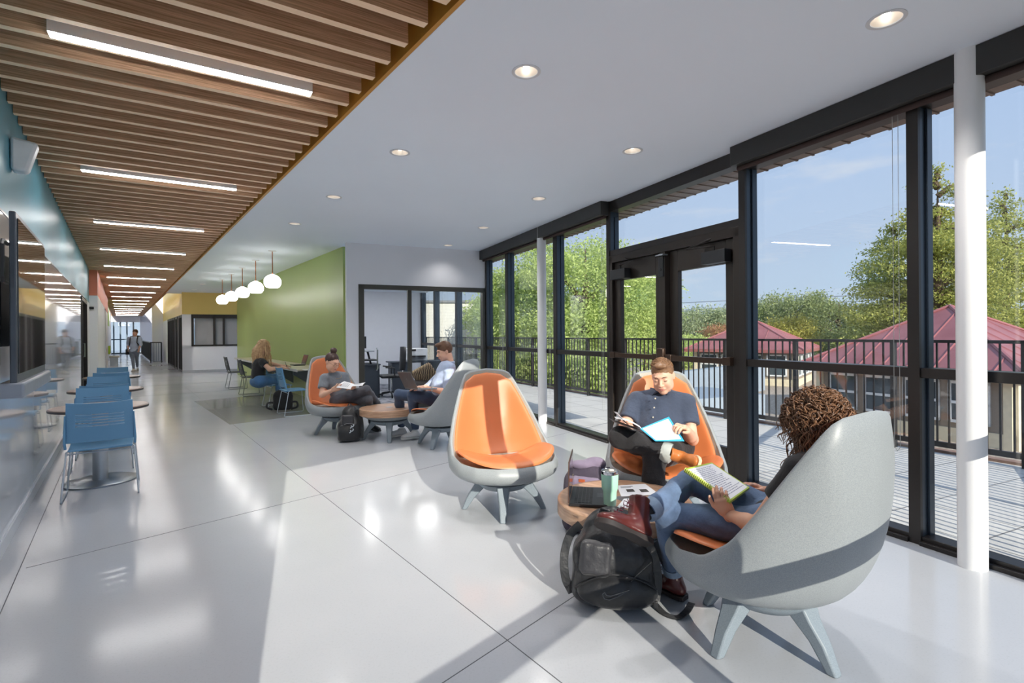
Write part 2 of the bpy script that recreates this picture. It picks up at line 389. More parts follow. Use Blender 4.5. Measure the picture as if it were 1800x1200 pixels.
# office front wall frame : from window wall end to the green wall corner
FO = Fr(FW(8.15, 0), -WN, WD)      # a leftwards, t away from the camera
LEN = (GC - FW(8.15, 0)).dot(-WN)
OP0, OP1, OH = -0.0, 2.47, 2.30
m = MB()
m.fbox(FO, -0.1, LEN, -0.02, 0.12, OH, CEIL + 0.02)
m.fbox(FO, OP1, LEN, -0.02, 0.12, 0, OH)
m.build('wall_office_front', white_wall, kind='structure', smooth=0)
m = MB(); m.fbox(FO, OP1 + 0.02, LEN, -0.03, -0.02, 0, 0.1); m.build('baseboard_office', M('base white', lin(206, 210, 216), 0.3), kind='structure', smooth=0)
# office front glazing
W_ = MB()
W_.fbox(FO, OP0, OP1, -0.03, 0.10, OH - 0.07, OH + 0.012)
W_.fbox(FO, OP1 - 0.10, OP1, -0.03, 0.10, 0, OH)
W_.fbox(FO, OP0 - 0.02, OP0 + 0.07, -0.03, 0.10, 0, OH)
W_.fbox(FO, 1.495, 1.57, -0.0, 0.08, 0, OH - 0.06)
W_.fbox(FO, OP0, 1.53, 0.02, 0.07, 0.0, 0.08)
wf = W_.build('window_1', M('grey bronze frame', lin(74, 72, 66), 0.35, metal=0.3, var=0.04), kind='structure', bevel=0.004)
g = MB(); g.fbox(FO, 0.07, 1.50, 0.045, 0.05, 0.08, OH - 0.07); g.build('pane', glass, wf, smooth=0)
h = MB(); h.tube([FO(1.93 + .22, -0.02, 0.75), FO(1.93 + .22, -0.075, 0.78), FO(1.93 + .22, -0.075, 1.12), FO(1.93 + .22, -0.02, 1.15)], 0.014, 8)
hd = h.build('pull_handle', chrome, wf)
# office interior: floor, back wall, side
OB = 5.05     # office depth
m = MB(); q4 = [FO(-0.12, 0.0, -0.1), FO(LEN - 0.2, 0.0, -0.1), FO(LEN + 0.84, OB + 0.1, -0.1), FO(-0.12, OB + 0.1, -0.1)]; m.hexa(q4[::-1] + [p + Vector((0, 0, .104)) for p in q4[::-1]])
cm, nt, b = newmat('office carpet'); v = texco(nt); vo = nt.nodes.new('ShaderNodeTexVoronoi'); vo.inputs['Scale'].default_value = 7; nt.links.new(v, vo.inputs['Vector'])
nt.links.new(ramp2(nt, vo.outputs['Distance'], 0.15, lin(70, 76, 88), 0.6, lin(150, 152, 160)), b.inputs['Base Color']); b.inputs['Roughness'].default_value = 0.95; MATS['carpet'] = cm
m.build('floor_office', cm, kind='structure', smooth=0)
m = MB(); m.fbox(FO, 0.0, LEN + 0.92, OB, OB + 0.12, 0, CEIL); m.build('wall_office_back', M('office white', lin(232, 234, 240), 0.6, var=0.01), kind='structure', smooth=0)
m = MB(); m.fbox(FC, GA + 0.05, 13, GT + 0.14, GT + 0.2, 0, CEIL); m.build('wall_office_side', white_wall, kind='structure', smooth=0)
m = MB(); q4 = [FO(-0.12, 0.12, 2.6), FO(LEN - 0.2, 0.12, 2.6), FO(LEN + 0.84, OB + 0.1, 2.6), FO(-0.12, OB + 0.1, 2.6)]; m.hexa(q4[::-1] + [p + Vector((0, 0, .12)) for p in q4[::-1]]); m.build('ceiling_office', ceil_white, kind='structure', smooth=0)

# yellow-topped room
FY = Fr(FC(YA, YT), WN, WD)     # a to the right along its front face
m = MB(); m.fbox(FY, 0, 0.33, 0, 0.14, 0, 2.22); m.fbox(FY, 0.0, 6, 0, 0.14, 0, 1.05); m.fbox(FY, 5.0, 6, 0, 0.14, 1.05, 2.22)
m.build('wall_yellow_lower', white_wall, kind='structure', smooth=0)
m = MB(); m.fbox(FY, 0, 6, -0.01, 0.14, 2.22, CEIL + 0.02); m.build('wall_yellow_upper', yellow_m, kind='structure', smooth=0)
m = MB(); m.fbox(FY, 0, 5, -0.012, 0, 0, 0.1); m.build('baseboard_yellow', M('base grey', lin(170, 172, 176), 0.4), kind='structure', smooth=0)
wf = MB(); wf.fbox(FY, 0.30, 5, -0.02, 0.08, 2.07, 2.22); wf.fbox(FY, 0.30, 5, -0.02, 0.08, 1.0, 1.06)
for a in (0.30, 1.02, 1.34, 2.22, 3.2): wf.fbox(FY, a, a + 0.075, -0.02, 0.08, 1.0, 2.22)
wf = wf.build('window_2', frame_blk, kind='structure', smooth=0)
g = MB(); g.fbox(FY, 0.36, 4.9, 0.02, 0.03, 1.06, 2.07); g.build('pane', glass, wf, smooth=0)
bl = MB(); bl.fbox(FY, 0.40, 4.9, 0.12, 0.13, 1.04, 2.1); 
bl.build('blind', M('roller shade', lin(186, 182, 184), 0.8, var=0.02), wf, smooth=0)
# side face along the corridor
FYs = Fr(FC(YA, YT), CD, CN)
m = MB(); m.fbox(FYs, 0.0, 12, 0.06, 0.2, 2.22, 4.6); m.build('wall_yellow_side', yellow_m, kind='structure', smooth=0)
m = MB()
for a0, a1 in ((0, 0.1), (1.9, 2.5), (3.4, 3.9), (8.0, 12.0)): m.fbox(FYs, a0, a1, 0.05, 0.2, 0, 2.22)
m.build('wall_yellow_side_lower', white_wall, kind='structure', smooth=0)
for i, (a0, a1) in enumerate(((0.1, 1.9), (2.5, 3.4), (3.9, 8.0))):
    f = MB(); n_ = max(2, int((a1 - a0) / 0.42))
    for k in range(n_ + 1): x = a0 + (a1 - a0 - 0.06) * k / n_; f.fbox(FYs, x, x + 0.06, 0.02, 0.14, 0, 2.22)
    f.fbox(FYs, a0, a1, 0.03, 0.12, 2.12, 2.22); f.fbox(FYs, a0, a1, 0.03, 0.12, 0, 0.08)
    f = f.build('window_%d' % (3 + i), frame_blk, kind='structure', smooth=0)
    g = MB(); g.fbox(FYs, a0, a1, 0.08, 0.09, 0.08, 2.12); g.build('pane', M('dark glazing', lin(28, 26, 26), 0.08, var=0.1), f, smooth=0)
# far right white wall and end of the corridor
m = MB(); m.fbox(FC, 30.4, 30.7, 2.0, 2.6, 0, 4.6); m.build('wall_far_pier', white_wall, kind='structure', smooth=0)
m = MB(); m.fbox(FC, 19.2, 52, 3.2, 3.5, 3.1, 6.4); m.build('wall_lightwell', white_wall, kind='structure', smooth=0)
m = MB(); m.fbox(FC, 30.7, 52, 6.0, 6.2, 0, 3.3); m.build('wall_far_right', white_wall, kind='structure', smooth=0)
m = MB(); m.fbox(FC, 47, 52, -4, 1.9, 3.02, 3.9); m.fbox(FC, 47, 47.2, -2.2, 6.0, 2.55, 3.9);m.build('wall_end_bulkhead', white_wall, kind='structure', smooth=0)
c_ = MB(); c_.lathe([(0.17, 0), (0.17, CEIL)], FC(40, -0.10)[:], 32); c_.build('column', col_white, kind='structure')
# end glazing with curtain of tall mullions
f = MB()
for k in range(9):
    f.fbox(FC, 47.0, 47.12, -2.0 + k * 0.42, -1.90 + k * 0.42, 0, 2.6)
f.fbox(FC, 47.0, 47.12, -2.0, 2.0, 1.12, 1.2); f.fbox(FC, 47.0, 47.12, -2.0, 2.0, 0.0, 0.1)
f = f.build('window_6', M('blue grey mullion', lin(84, 104, 116), 0.4), kind='structure', smooth=0)
g = MB(); g.fbox(FC, 47.05, 47.06, -2.0, 2.0, 0.1, 2.6); g.build('pane', glass, f, smooth=0)
m = MB(); m.fbox(FC, 47.0, 47.15, 1.85, 2.75, 0, 3.0);  m.fbox(FC, 47.0, 47.15, -4, -2.0, 0, 3.0); m.build('wall_end', white_wall, kind='structure', smooth=0)
# interior guard rail at the stair
gr = thing('guard_rail', 'dark slatted stair guard rail standing at the far end of the corridor', 'railing')
A_ = FC(21.8, 1.62); 
f = MB(); f.tube([FC(28.3, 1.85, 1.07), FC(45, 1.85, 1.07)], 0.03, 8); f.tube([FC(28.3, 1.85, 1.07), FC(28.3, 2.32, 1.07)], 0.03, 8)
f.build('handrail', frame_blk, gr)
f = MB()
for k in range(80): f.fbox(FC, 28.3 + k * 0.2, 28.32 + k * 0.2, 1.84, 1.86, 0.08, 1.06)
f.fbox(FC, 28.3, 45, 1.84, 1.86, 0.06, 0.1); f.fbox(FC, 28.3, 45, 1.855, 1.86, 0.1, 1.0)
f.build('infill', frame_blk, gr)
f = MB()
for k in range(5): f.fbox(FC, 28.29, 28.31, 1.88 + k * 0.10, 1.90 + k * 0.10, 0.08, 1.06)
f.build('baluster', M('steel blue bars', lin(110, 130, 150), 0.4), gr)
for a, t in ((28.3, 1.85), (28.3, 2.32)):
    f = MB(); f.fbox(FC, a - .025, a + .025, t - .025, t + .025, 0, 1.07); f.build('post', frame_blk, gr, smooth=0)
# rear part of the hall behind the camera (unseen, closes the plan towards the sun)
m = MB(); m.fbox(FS, 4.56, 6.0, 0.0, 0.15, 0, CEIL + 0.4); m.fbox(FS, -0.2, 4.6, 0.0, 0.15, CEIL, CEIL + 0.4); m.build('wall_south', white_wall, kind='structure', smooth=0)

# darker floor zone beside the long table
dz = [G(404, 746), G(341, 705), G(341, 705) + SD * 2.45, G(404, 746) + SD * 2.4]
m = MB(); m.prism([(p.x, p.y) for p in dz], -0.004, 0.0011); fixn(m.build('floor_inlay', M('darker polished concrete', lin(158, 158, 154), .12, var=.03, vs=1, spec=.7), kind='structure', smooth=0))
# unseen flat panels added under the office ceiling to brighten the room
pm = emis('office panel', (1.0, .985, .97), 7.0)
for i, (a, tt) in enumerate(((0.8, 1.3), (2.2, 1.3), (0.8, 2.7), (2.2, 2.7))):
    t = thing('ceiling_panel', ['square light panel in the office ceiling, front right', 'square light panel in the office ceiling, front left', 'square light panel in the office ceiling, back right', 'square light panel in the office ceiling, back left'][i], 'ceiling light', (0, 0, 0), 0, 'office ceiling light panels')
    m = MB(); m.fbox(FO, a - .3, a + .3, tt - .3, tt + .3, 2.585, 2.5995); m.build('frame', white_wall, t, smooth=0)
    m = MB(); m.fbox(FO, a - .28, a + .28, tt - .28, tt + .28, 2.58, 2.585); m.build('diffuser', pm, t, smooth=0)

# ================================================================== WINDOW WALL
HD = 2.86; TR0, TR1 = 1.09, 1.155
def bay(idx, F, a0, a1, valance=True, transom=True, side=0.06):
    f = MB()
    f.fbox(F, a0, a1, 0.0, 0.13, HD, CEIL)                  # head
    f.fbox(F, a0, a1, 0.0, 0.13, 0.0, 0.055)                # sill
    f.fbox(F, a0, a1, -0.03, 0.0, 0.0, 0.03)
    if transom: f.fbox(F, a0, a1, 0.0, 0.125, TR0, TR1)
    o = f.build('window_%d' % idx, frame_blk, kind='structure', bevel=0.004)
    g = MB(); 
    g.fbox(F, a0 + 0.0, a1, 0.105, 0.113, 0.055, TR0 + 0.01); g.build('pane', glass, o, smooth=0)
    g = MB(); g.fbox(F, a0, a1, 0.105, 0.113, TR1 - 0.01, HD + 0.01); g.build('pane', glass, o, smooth=0)
    return o
def mullion(F, a0, a1, parent, t1=0.14, name='mullion'):
    f = MB(); f.fbox(F, a0, a1, -0.004, t1, 0, CEIL)
    f.fbox(F, a0 - 0.014, a0, 0.07, t1 - 0.01, 0.05, HD)
    c = MB(); c.fbox(F, a0 - .001, a1 + .001, -0.012, 0.012, 0, CEIL - .001); c.build('mullion_cap', frame_blk, parent, smooth=0)
    return f.build(name, frame_blue, parent, bevel=0.003)
bays = [(7, -0.66, 0.504), (8, 0.571, 1.88), (10, 3.975, 5.29), (11, 5.35, 7.06), (12, 7.13, 8.12)]
wins = {}
for i, a0, a1 in bays: wins[i] = bay(i, FW, a0, a1)
mullion(FW, -0.74, -0.64, wins[7], 0.14); mullion(FW, 0.504, 0.571, wins[8]); mullion(FW, 1.862, 1.93, wins[8])
mullion(FW, 3.914, 3.975, wins[10]); mullion(FW, 5.27, 5.355, wins[11]); mullion(FW, 7.06, 7.14, wins[12]); mullion(FW, 8.09, 8.19, wins[12])
for i, a0, a1 in ((15, 8.19, 9.96), (16, 10.05, 11.78), (17, 11.87, 13.15)):
    wins[i] = bay(i, FW, a0, a1); mullion(FW, a1, a1 + .09, wins[i])
# window over the doors
f = MB(); f.fbox(FW, 1.93, 3.914, 0.0, 0.13, 2.92, CEIL); f.fbox(FW, 1.93, 3.914, 0.0, 0.13, 2.33, 2.43)
w9 = f.build('window_9', frame_blk, kind='structure', bevel=0.004)
g = MB(); g.fbox(FW, 1.93, 3.914, 0.105, 0.113, 2.43, 2.93); g.build('pane', glass, w9, smooth=0)
# double door
def door(idx, a0, a1, hinge_hi):
    T0, T1 = 0.03, 0.085
    st = 0.12
    d = MB(); d.fbox(FW, a0, a0 + st, T0, T1, 0.02, 2.27); d.fbox(FW, a1 - st, a1, T0, T1, 0.02, 2.27)
    d.fbox(FW, a0 + st, a1 - st, T0, T1, 2.045, 2.27); d.fbox(FW, a0 + st, a1 - st, T0, T1, 0.02, 0.31)
    d = d.build('door_%d' % idx, door_blk, kind='structure', bevel=0.004)
    g = MB(); g.fbox(FW, a0 + st, a1 - st, 0.055, 0.062, 0.31, 2.045); g.build('pane', glass, d, smooth=0)
    p = MB(); p.fbox(FW, a0 + 0.02, a1 - 0.02, -0.045, 0.0, 1.10, 1.155)
    p.fbox(FW, a0 + 0.0, a0 + 0.09, -0.055, 0.03, 1.09, 1.165); p.fbox(FW, a1 - 0.09, a1, -0.055, 0.03, 1.09, 1.165)
    p.build('panic_bar', M('bronze bar', lin(72, 56, 46), 0.3, metal=0.4), d, bevel=0.003)
    c = MB(); cx = a0 + 0.10 if hinge_hi else a1 - 0.36
    if hinge_hi: c.fbox(FW, a0 + 0.04, a0 + 0.33, -0.07, 0.02, 2.05, 2.17)
    else: c.fbox(FW, a1 - 0.33, a1 - 0.04, -0.07, 0.02, 2.05, 2.17)
    cl = c.build('door_closer', blk_plastic, d, bevel=0.004)
    a = MB(); m0 = (a0 + 0.2) if hinge_hi else (a1 - 0.2); sg = 1 if hinge_hi else -1
    a.tube([FW(m0, -0.03, 2.17), FW(m0, -0.03, 2.215), FW(m0 + sg * .02, -0.06, 2.215), FW(m0 + sg * 0.28, -0.10, 2.225), FW(m0 + sg * 0.05, 0.0, 2.30)], 0.011, 8)
    a.build('closer_arm', frame_blk, cl)
    a = MB(); a.fbox(FW, a0 + (0.0 if hinge_hi else 0) , a0 + 0.02, 0.0, 0.05, 0.1, 0.2); 
    return d
d1 = door(1, 2.00, 2.87, True); d2 = door(2, 2.98, 3.86, False)
f = MB(); f.fbox(FW, 1.93, 2.0, -0.01, 0.13, 0, 2.34); f.fbox(FW, 3.86, 3.914, -0.01, 0.13, 0, 2.34); f.fbox(FW, 1.93, 3.914, -0.01, 0.13, 2.27, 2.36)
f.fbox(FW, 2.885, 2.965, -0.03, 0.09, 0, 2.27)
f.fbox(FW, 1.93, 3.914, -0.01, 0.12, 0.0, 0.02)
f = f.build('trim_3', door_blk, kind='structure', bevel=0.004)
h = MB(); h.fbox(FW, 2.865, 2.985, -0.075, 0.0, 2.225, 2.24); h.build('bracket', alu, f, bevel=0.003)
h = MB(); h.fbox(FW, 2.89, 2.96, -0.05, -0.03, 2.0, 2.22); h.tube([FW(2.925, -0.06, 2.08), FW(2.925, -0.045, 2.08)], 0.014, 10); h.build('latch_plate', blk_plastic, f, bevel=0.003)
h = MB(); h.fbox(FW, 2.875, 2.975, -0.075, -0.03, 1.05, 1.23); h.build('strike_box', M('bronze bar', lin(72, 56, 46)), f, bevel=0.01)
# black blind boxes along the ceiling
val_m = M('black blind box', lin(48, 47, 45), 0.45, var=0.04, vs=3)
for (a0, a1, lb) in ((-0.66, 1.915, 'long black roller blind box above the window panes behind the curly haired reader'), (3.92, 8.14, 'long black roller blind box at the ceiling left of the double doors')):
    t = MB(); t.fbox(FW, a0, a1, -0.13, -0.006, 2.875, CEIL - 0.002)
    o = t.build('blind_box', val_m, bevel=0.003); tag(o, lb, 'blind box')
    r = MB(); r.tube([FW(a0 + 0.02, -0.05, 2.86), FW(a1 - 0.02, -0.05, 2.86)], 0.022, 12); r.build('blind_roll', M('dark roller cloth', lin(60, 44, 40), 0.8), o)
chain_m = M('bead chain', lin(188, 188, 184), 0.4, metal=0.3)
for a, z0, lb in ((0.61, 0.62, 'white bead chain hanging beside the mullion left of the near white column'), (4.02, 0.42, 'thin blind chain hanging just left of the double doors'), (5.42, 0.5, 'thin blind chain hanging right behind the slim far column'), (7.2, 0.55, 'thin blind chain in the narrow window nearest the glass office')):
    c = MB()
    for d_ in (0, 0.035): c.tube([FW(a + d_, -0.03, 2.86), FW(a + d_, -0.03, z0)], 0.0017, 5)
    c.tube([FW(a, -0.03, z0), FW(a + 0.0175, -0.03, z0 - 0.03), FW(a + 0.035, -0.03, z0)], 0.0017, 5)
    tag(c.build('blind_chain', chain_m), lb, 'blind chain')
# south glazing (throws the sunlight patch)
for i, (a0, a1) in enumerate(((0.10, 2.52), (2.59, 4.47))): 
    wins[13 + i] = bay(13 + i, FS, a0, a1)
mullion(FS, 2.52, 2.60, wins[14]); mullion(FS, 4.47, 4.56, wins[14]); mullion(FS, -0.05, 0.1, wins[13])
# round columns
for p, r in ((G(1710, 1003), 0.070), (G(954, 745), 0.070)):
    c_ = MB(); pp = p + Vector((p.x, p.y, 0)).normalized() * r; c_.lathe([(r, 0), (r, CEIL)], pp[:], 48); o = c_.build('column', col_white, kind='structure')
# exterior soffit above the window wall
so_m = wood('brown metal soffit', lin(118, 100, 92), lin(134, 116, 106), (1, 1, 1))
m = MB(); m.fbox(FW, -1.4, 13.3, 0.14, 0.62, 3.0, 3.08)
for k in range(91): m.fbox(FW, -1.4 + k * 0.16, -1.38 + k * 0.16, 0.14, 0.62, 2.99, 3.0)
m.build('roof_soffit', so_m, kind='structure', smooth=0)

# ================================================================== DOWNLIGHTS, LINEAR LIGHTS, PENDANTS
ring_m = M('light trim white', lin(214, 216, 220), 0.35, var=0.02)
cone_m = M('reflector gold', lin(226, 218, 208), 0.3, metal=0.5, var=0.05)
lamp_m = emis('lamp glow', (1.0, 0.93, 0.85), 5.0)
clear_m = M('faceted reflector', lin(190, 194, 200), 0.12, metal=0.9, var=0.35, vs=30)
dl_labels = ['round recessed ceiling light nearest the near white column', 'round recessed ceiling light above the empty orange chair, nearest the slats of two large ones',
 'recessed ceiling light next to the timber slats, second out from the camera', 'recessed ceiling light in front of the double doors',
 'recessed ceiling light just above the slim far column', 'recessed ceiling light third along the row beside the timber slats',
 'recessed ceiling light fourth along the row beside the timber slats', 'recessed ceiling light left of the blind box end',
 'recessed ceiling light above the office front wall', 'small far recessed light, nearest of three before the yellow wall',
 'small far recessed light, middle of three before the yellow wall', 'small far recessed light, farthest of three before the yellow wall']
d0 = None
for i, p in enumerate(DLP):
    if d0 is None:
        d0 = thing('recessed_light', dl_labels[i], 'ceiling light', p, 0, 'recessed round ceiling lights')
        m = MB(); m.lathe([(0.074, 0.001), (0.091, 0.001), (0.092, -0.004), (0.086, -0.006), (0.072, -0.003), (0.071, 0.002)], n=40, cap=False); m.build('trim_ring', ring_m, d0)
        m = MB(); m.lathe([(0.072, 0.0), (0.067, 0.03), (0.055, 0.055), (0.04, 0.07)], n=40, cap=False); m.build('reflector_cone', cone_m, d0)
        m = MB(); m.lathe([(0.055, 0.055), (0.04, 0.068), (0.0005, 0.072)], n=9, cap=False); m.build('reflector_facets', clear_m, d0, smooth=0)
        m = MB(); m.lathe([(0.0005, 0.022), (0.018, 0.026), (0.022, 0.04), (0.015, 0.066)], n=20, cap=False); m.build('bulb', lamp_m, d0)
    else: dup(d0, p, 0, dl_labels[i])
for i, p in enumerate(DLP):
    ld = bpy.data.lights.new('downlight_beam', 'SPOT'); ld.energy = 8 if i == 8 else 36; ld.spot_size = math.radians(125); ld.spot_blend = 0.9; ld.shadow_soft_size = 0.075; ld.color = (1.0, 0.96, 0.92)
    lo = bpy.data.objects.new('downlight_beam', ld); COL.objects.link(lo); lo.location = p - Vector((0, 0, 0.012))
LA0 = -1.0
hou_m = M('light housing white', lin(226, 228, 232), 0.4, var=0.01)
tube_m = emis('linear diffuser', (1.0, 0.985, 0.97), 21.0)
l0 = None
for i in range(18):
    a = -0.86 + i * 2.85
    if a > 50: break
    p = FC(a, 0) + SLD * (0.32 / q); p.z = CEIL
    rz = math.atan2(SLD.y, SLD.x)
    pos = ['nearest the camera', 'second from the camera', 'third from the camera', 'fourth from the camera', 'fifth from the camera', 'sixth from the camera', 'seventh from the camera', 'eighth from the camera', 'ninth from the camera', 'tenth from the camera'][i] if i < 10 else 'number %d from the camera, far down the corridor' % (i + 1)
    L = 1.34 / q
    if l0 is None:
        l0 = thing('linear_light', 'white linear light set between ceiling slats, ' + pos, 'ceiling light', p, rz, 'linear lights between the ceiling slats')
        m = MB(); m.box((L / 2, 0.0, 0.03), (L, 0.075, 0.095)); m.build('housing', hou_m, l0, bevel=0.002)
        m = MB(); m.box((L / 2, 0.0, -0.019), (L - 0.008, 0.067, 0.006)); m.build('diffuser', tube_m, l0)
    else: dup(l0, p, rz, 'white linear light set between ceiling slats, ' + pos)
glob_m = emis('opal globe', (1.0, 0.97, 0.95), 3.6)
cop = M('copper rod', lin(196, 120, 84), 0.25, metal=0.8)
pl = ['nearest the green wall corner, largest of the row', 'second of the row from the camera', 'third of the row from the camera', 'fourth of the row from the camera', 'farthest of the row']
p0 = None
for i in range(5):
    p = FC(6.2 + 1.56 * i, 2.98); p.z = CEIL
    if p0 is None:
        p0 = thing('pendant_lamp', 'white globe pendant on copper rod, ' + pl[i], 'pendant lamp', p, 0, 'globe pendants over the high table')
        m = MB(); m.lathe([(0.075, 0), (0.075, -0.008), (0.01, -0.014)], n=28); m.build('canopy', ring_m, p0)
        m = MB(); m.tube([(0, 0, -0.01), (0, 0, -0.47)], 0.009, 10); m.build('rod', cop, p0)
        R = 0.158; pr = [(0.012, -0.455), (0.03, -0.458)] + [(R * math.sin(t), -0.61 + 0.93 * R * math.cos(t)) for t in np.linspace(0.3, 2.35, 20)] + [(0.10, -0.72), (0.0005, -0.715)]
        m = MB(); m.lathe(pr, n=36, cap=False); m.build('globe', glob_m, p0)
    else: dup(p0, p, 0, 'white globe pendant on copper rod, ' + pl[i])
# white wall speaker above the screen
p = FC(0.30, 0.0, 2.64)
m = MB()
m.hexa([Vector(x) for x in [(-.0, -.075, -.12), (.09, -.06, -.12), (.09, .06, -.12), (0, .075, -.12), (0, -.075, .12), (.15, -.06, .10), (.15, .06, .10), (0, .075, .12)]])
o = m.build('wall_speaker', M('speaker white', lin(214, 220, 228), 0.4), bevel=0.02); o.location = FC(0.55, 0.0, 2.72); o.rotation_euler = (0, 0, math.atan2(CN.y, CN.x))
tag(o, 'small white wedge speaker mounted high on the blue left wall', 'speaker')
# ================================================================== TERRACE AND BEYOND
tm, nt, b = newmat('terrace pavers'); v = texco(nt); v.node.inputs['Rotation'].default_value = (0, 0, -AW)
br = nt.nodes.new('ShaderNodeTexBrick'); br.inputs['Scale'].default_value = 1.0; br.offset = 0.0
for k_, val in (('Brick Width', 0.61), ('Row Height', 0.61), ('Mortar Size', 0.006)): br.inputs[k_].default_value = val
br.inputs['Color1'].default_value = (*lin(212, 209, 203), 1); br.inputs['Color2'].default_value = (*lin(222, 219, 212), 1); br.inputs['Mortar'].default_value = (*lin(130, 128, 126), 1)
nt.links.new(v, br.inputs['Vector']); nt.links.new(br.outputs['Color'], b.inputs['Base Color']); b.inputs['Roughness'].default_value = 0.8
TZ = -0.03
RA = G(1065.6, 698); RB = G(1641, 792); RDv = (RA - RB).normalized(); RNv = Vector((RDv.y, -RDv.x, 0))
FR = Fr(RB, RDv, RNv)
rs0, rs1 = -7.5, 24.0
poly = [FW(-0.8, 0.14), FR(rs0, 0.12), FR(rs1, 0.12), FW(22, 0.14)]
south = [CORNER + FS.n * 0.15, FS(12, 0.15), FS(12, 6), FR(rs0, 0.12)]
RC = FR(-1.05, 0.0); RE = FW(-0.62, 0.16); F2 = Fr(RC, (RE - RC).normalized(), Vector((0, 0, 0))); F2.n = Vector((F2.d.y, -F2.d.x, 0))
if F2.n.y > 0: F2.n = -F2.n
L2 = (RE - RC).length
poly_face([RE + F2.n * .1, FR(-1.15, 0.1) , FR(rs1, 0.12), FW(22, 0.14), FW(-0.62, 0.13)], TZ, 'floor_terrace', tm, 0.3)
m = MB(); m.fbox(FR, -1.15, rs1, 0.10, 0.22, TZ - 0.6, TZ + 0.03); m.build('trim_4', M('terrace kerb', lin(150, 120, 104), 0.8), kind='structure', smooth=0)
rail_m = M('black railing paint', lin(50, 48, 48), 0.4, metal=0.2)
RT = 1.29
def rail_section(F, a0, a1, label):
    t = thing('terrace_railing', label, 'railing', (0, 0, 0), 0, 'black metal railing around the terrace')
    m = MB(); m.fbox(F, a0, a1, -0.03, 0.03, RT - 0.035, RT); m.build('top_rail', rail_m, t, smooth=0)
    m = MB(); m.fbox(F, a0, a1, -0.02, 0.02, 0.06, 0.12); m.build('bottom_rail', rail_m, t, smooth=0)
    nb = int(round((a1 - a0) / 0.111))
    for k in range(1, nb):
        if k == nb // 2: continue
        a = a0 + (a1 - a0) * k / nb
        m = MB(); m.fbox(F, a - .0085, a + .0085, -0.0085, 0.0085, 0.11, RT - 0.03); m.build('baluster', rail_m, t, smooth=0)
    for a in (a0 + 0.025, (a0 + a1) / 2):
        m = MB(); m.fbox(F, a - 0.025, a + 0.025, -0.03, 0.03, TZ, RT - 0.01); m.build('post', rail_m, t, smooth=0)
names = ['black terrace railing section beside the near white column', 'black terrace railing section seen just above the curly haired reader',
 'black terrace railing section behind the right door pane', 'black terrace railing section behind the left door pane', 'black terrace railing section ending at the double doors left side', 'black terrace railing section just right of the slim column', 'black terrace railing section left of the slim column', 'black terrace railing section beside the office corner window', 'black terrace railing section seen through the right office pane', 'farthest black terrace railing section seen through the office']
st = 2.44
pa = FR.d.dot(D(1439, 700, 7.63) - FR.o)
a = pa - st; a_first = a
rail_section(F2, 0.05, L2 - 0.02, 'black terrace railing running back to the building corner, right of view')
for i, nm in enumerate(names):
    rail_section(FR, max(a, -1.05), a + st - 0.002, nm); a += st
m = MB(); 
# gravel roof ground beyond the terrace and low parapets
gm, nt, b = newmat('roof gravel'); v = texco(nt); n = noise(nt, v, 14, 4, 0.8)
nt.links.new(ramp2(nt, n, 0.35, lin(128, 112, 98), 0.65, lin(204, 190, 172)), b.inputs['Base Color']); b.inputs['Roughness'].default_value = 0.9
GZ = -1.0
m = MB(); m.fbox(FR, -14, 40, -16, 26, GZ - 0.2, GZ); m.build('ground_gravel', gm, kind='structure', smooth=0)
gr_m, nt, b = newmat('distant lawn'); v = texco(nt); nt.links.new(ramp2(nt, noise(nt, v, 0.3, 5), 0.3, lin(70, 84, 44), 0.7, lin(110, 120, 66)), b.inputs['Base Color']); b.inputs['Roughness'].default_value = 0.95
m = MB(); m.box((60, 110, -4.1), (420, 330, 0.2)); m.build('ground', gr_m, kind='structure', smooth=0)
par = M('pale blue grey parapet', lin(150, 164, 178), 0.7, var=0.05)
tan = M('tan stucco', lin(196, 180, 150), 0.8, var=0.04)
for A, B, z1, w_ in ((D(1150, 700, 15), D(1345, 690, 21), 0.15, 0.25), (D(1205, 720, 12.5), D(1345, 716, 13.5), -0.25, 2.2)):
    A.z = B.z = 0; d_ = (B - A).normalized(); F_ = Fr(A, d_, Vector((d_.y, -d_.x, 0))); m = MB(); m.fbox(F_, 0, (B - A).length, 0, -w_, GZ, z1)
    fixn(m.build('wall_parapet', par, kind='structure', smooth=0))
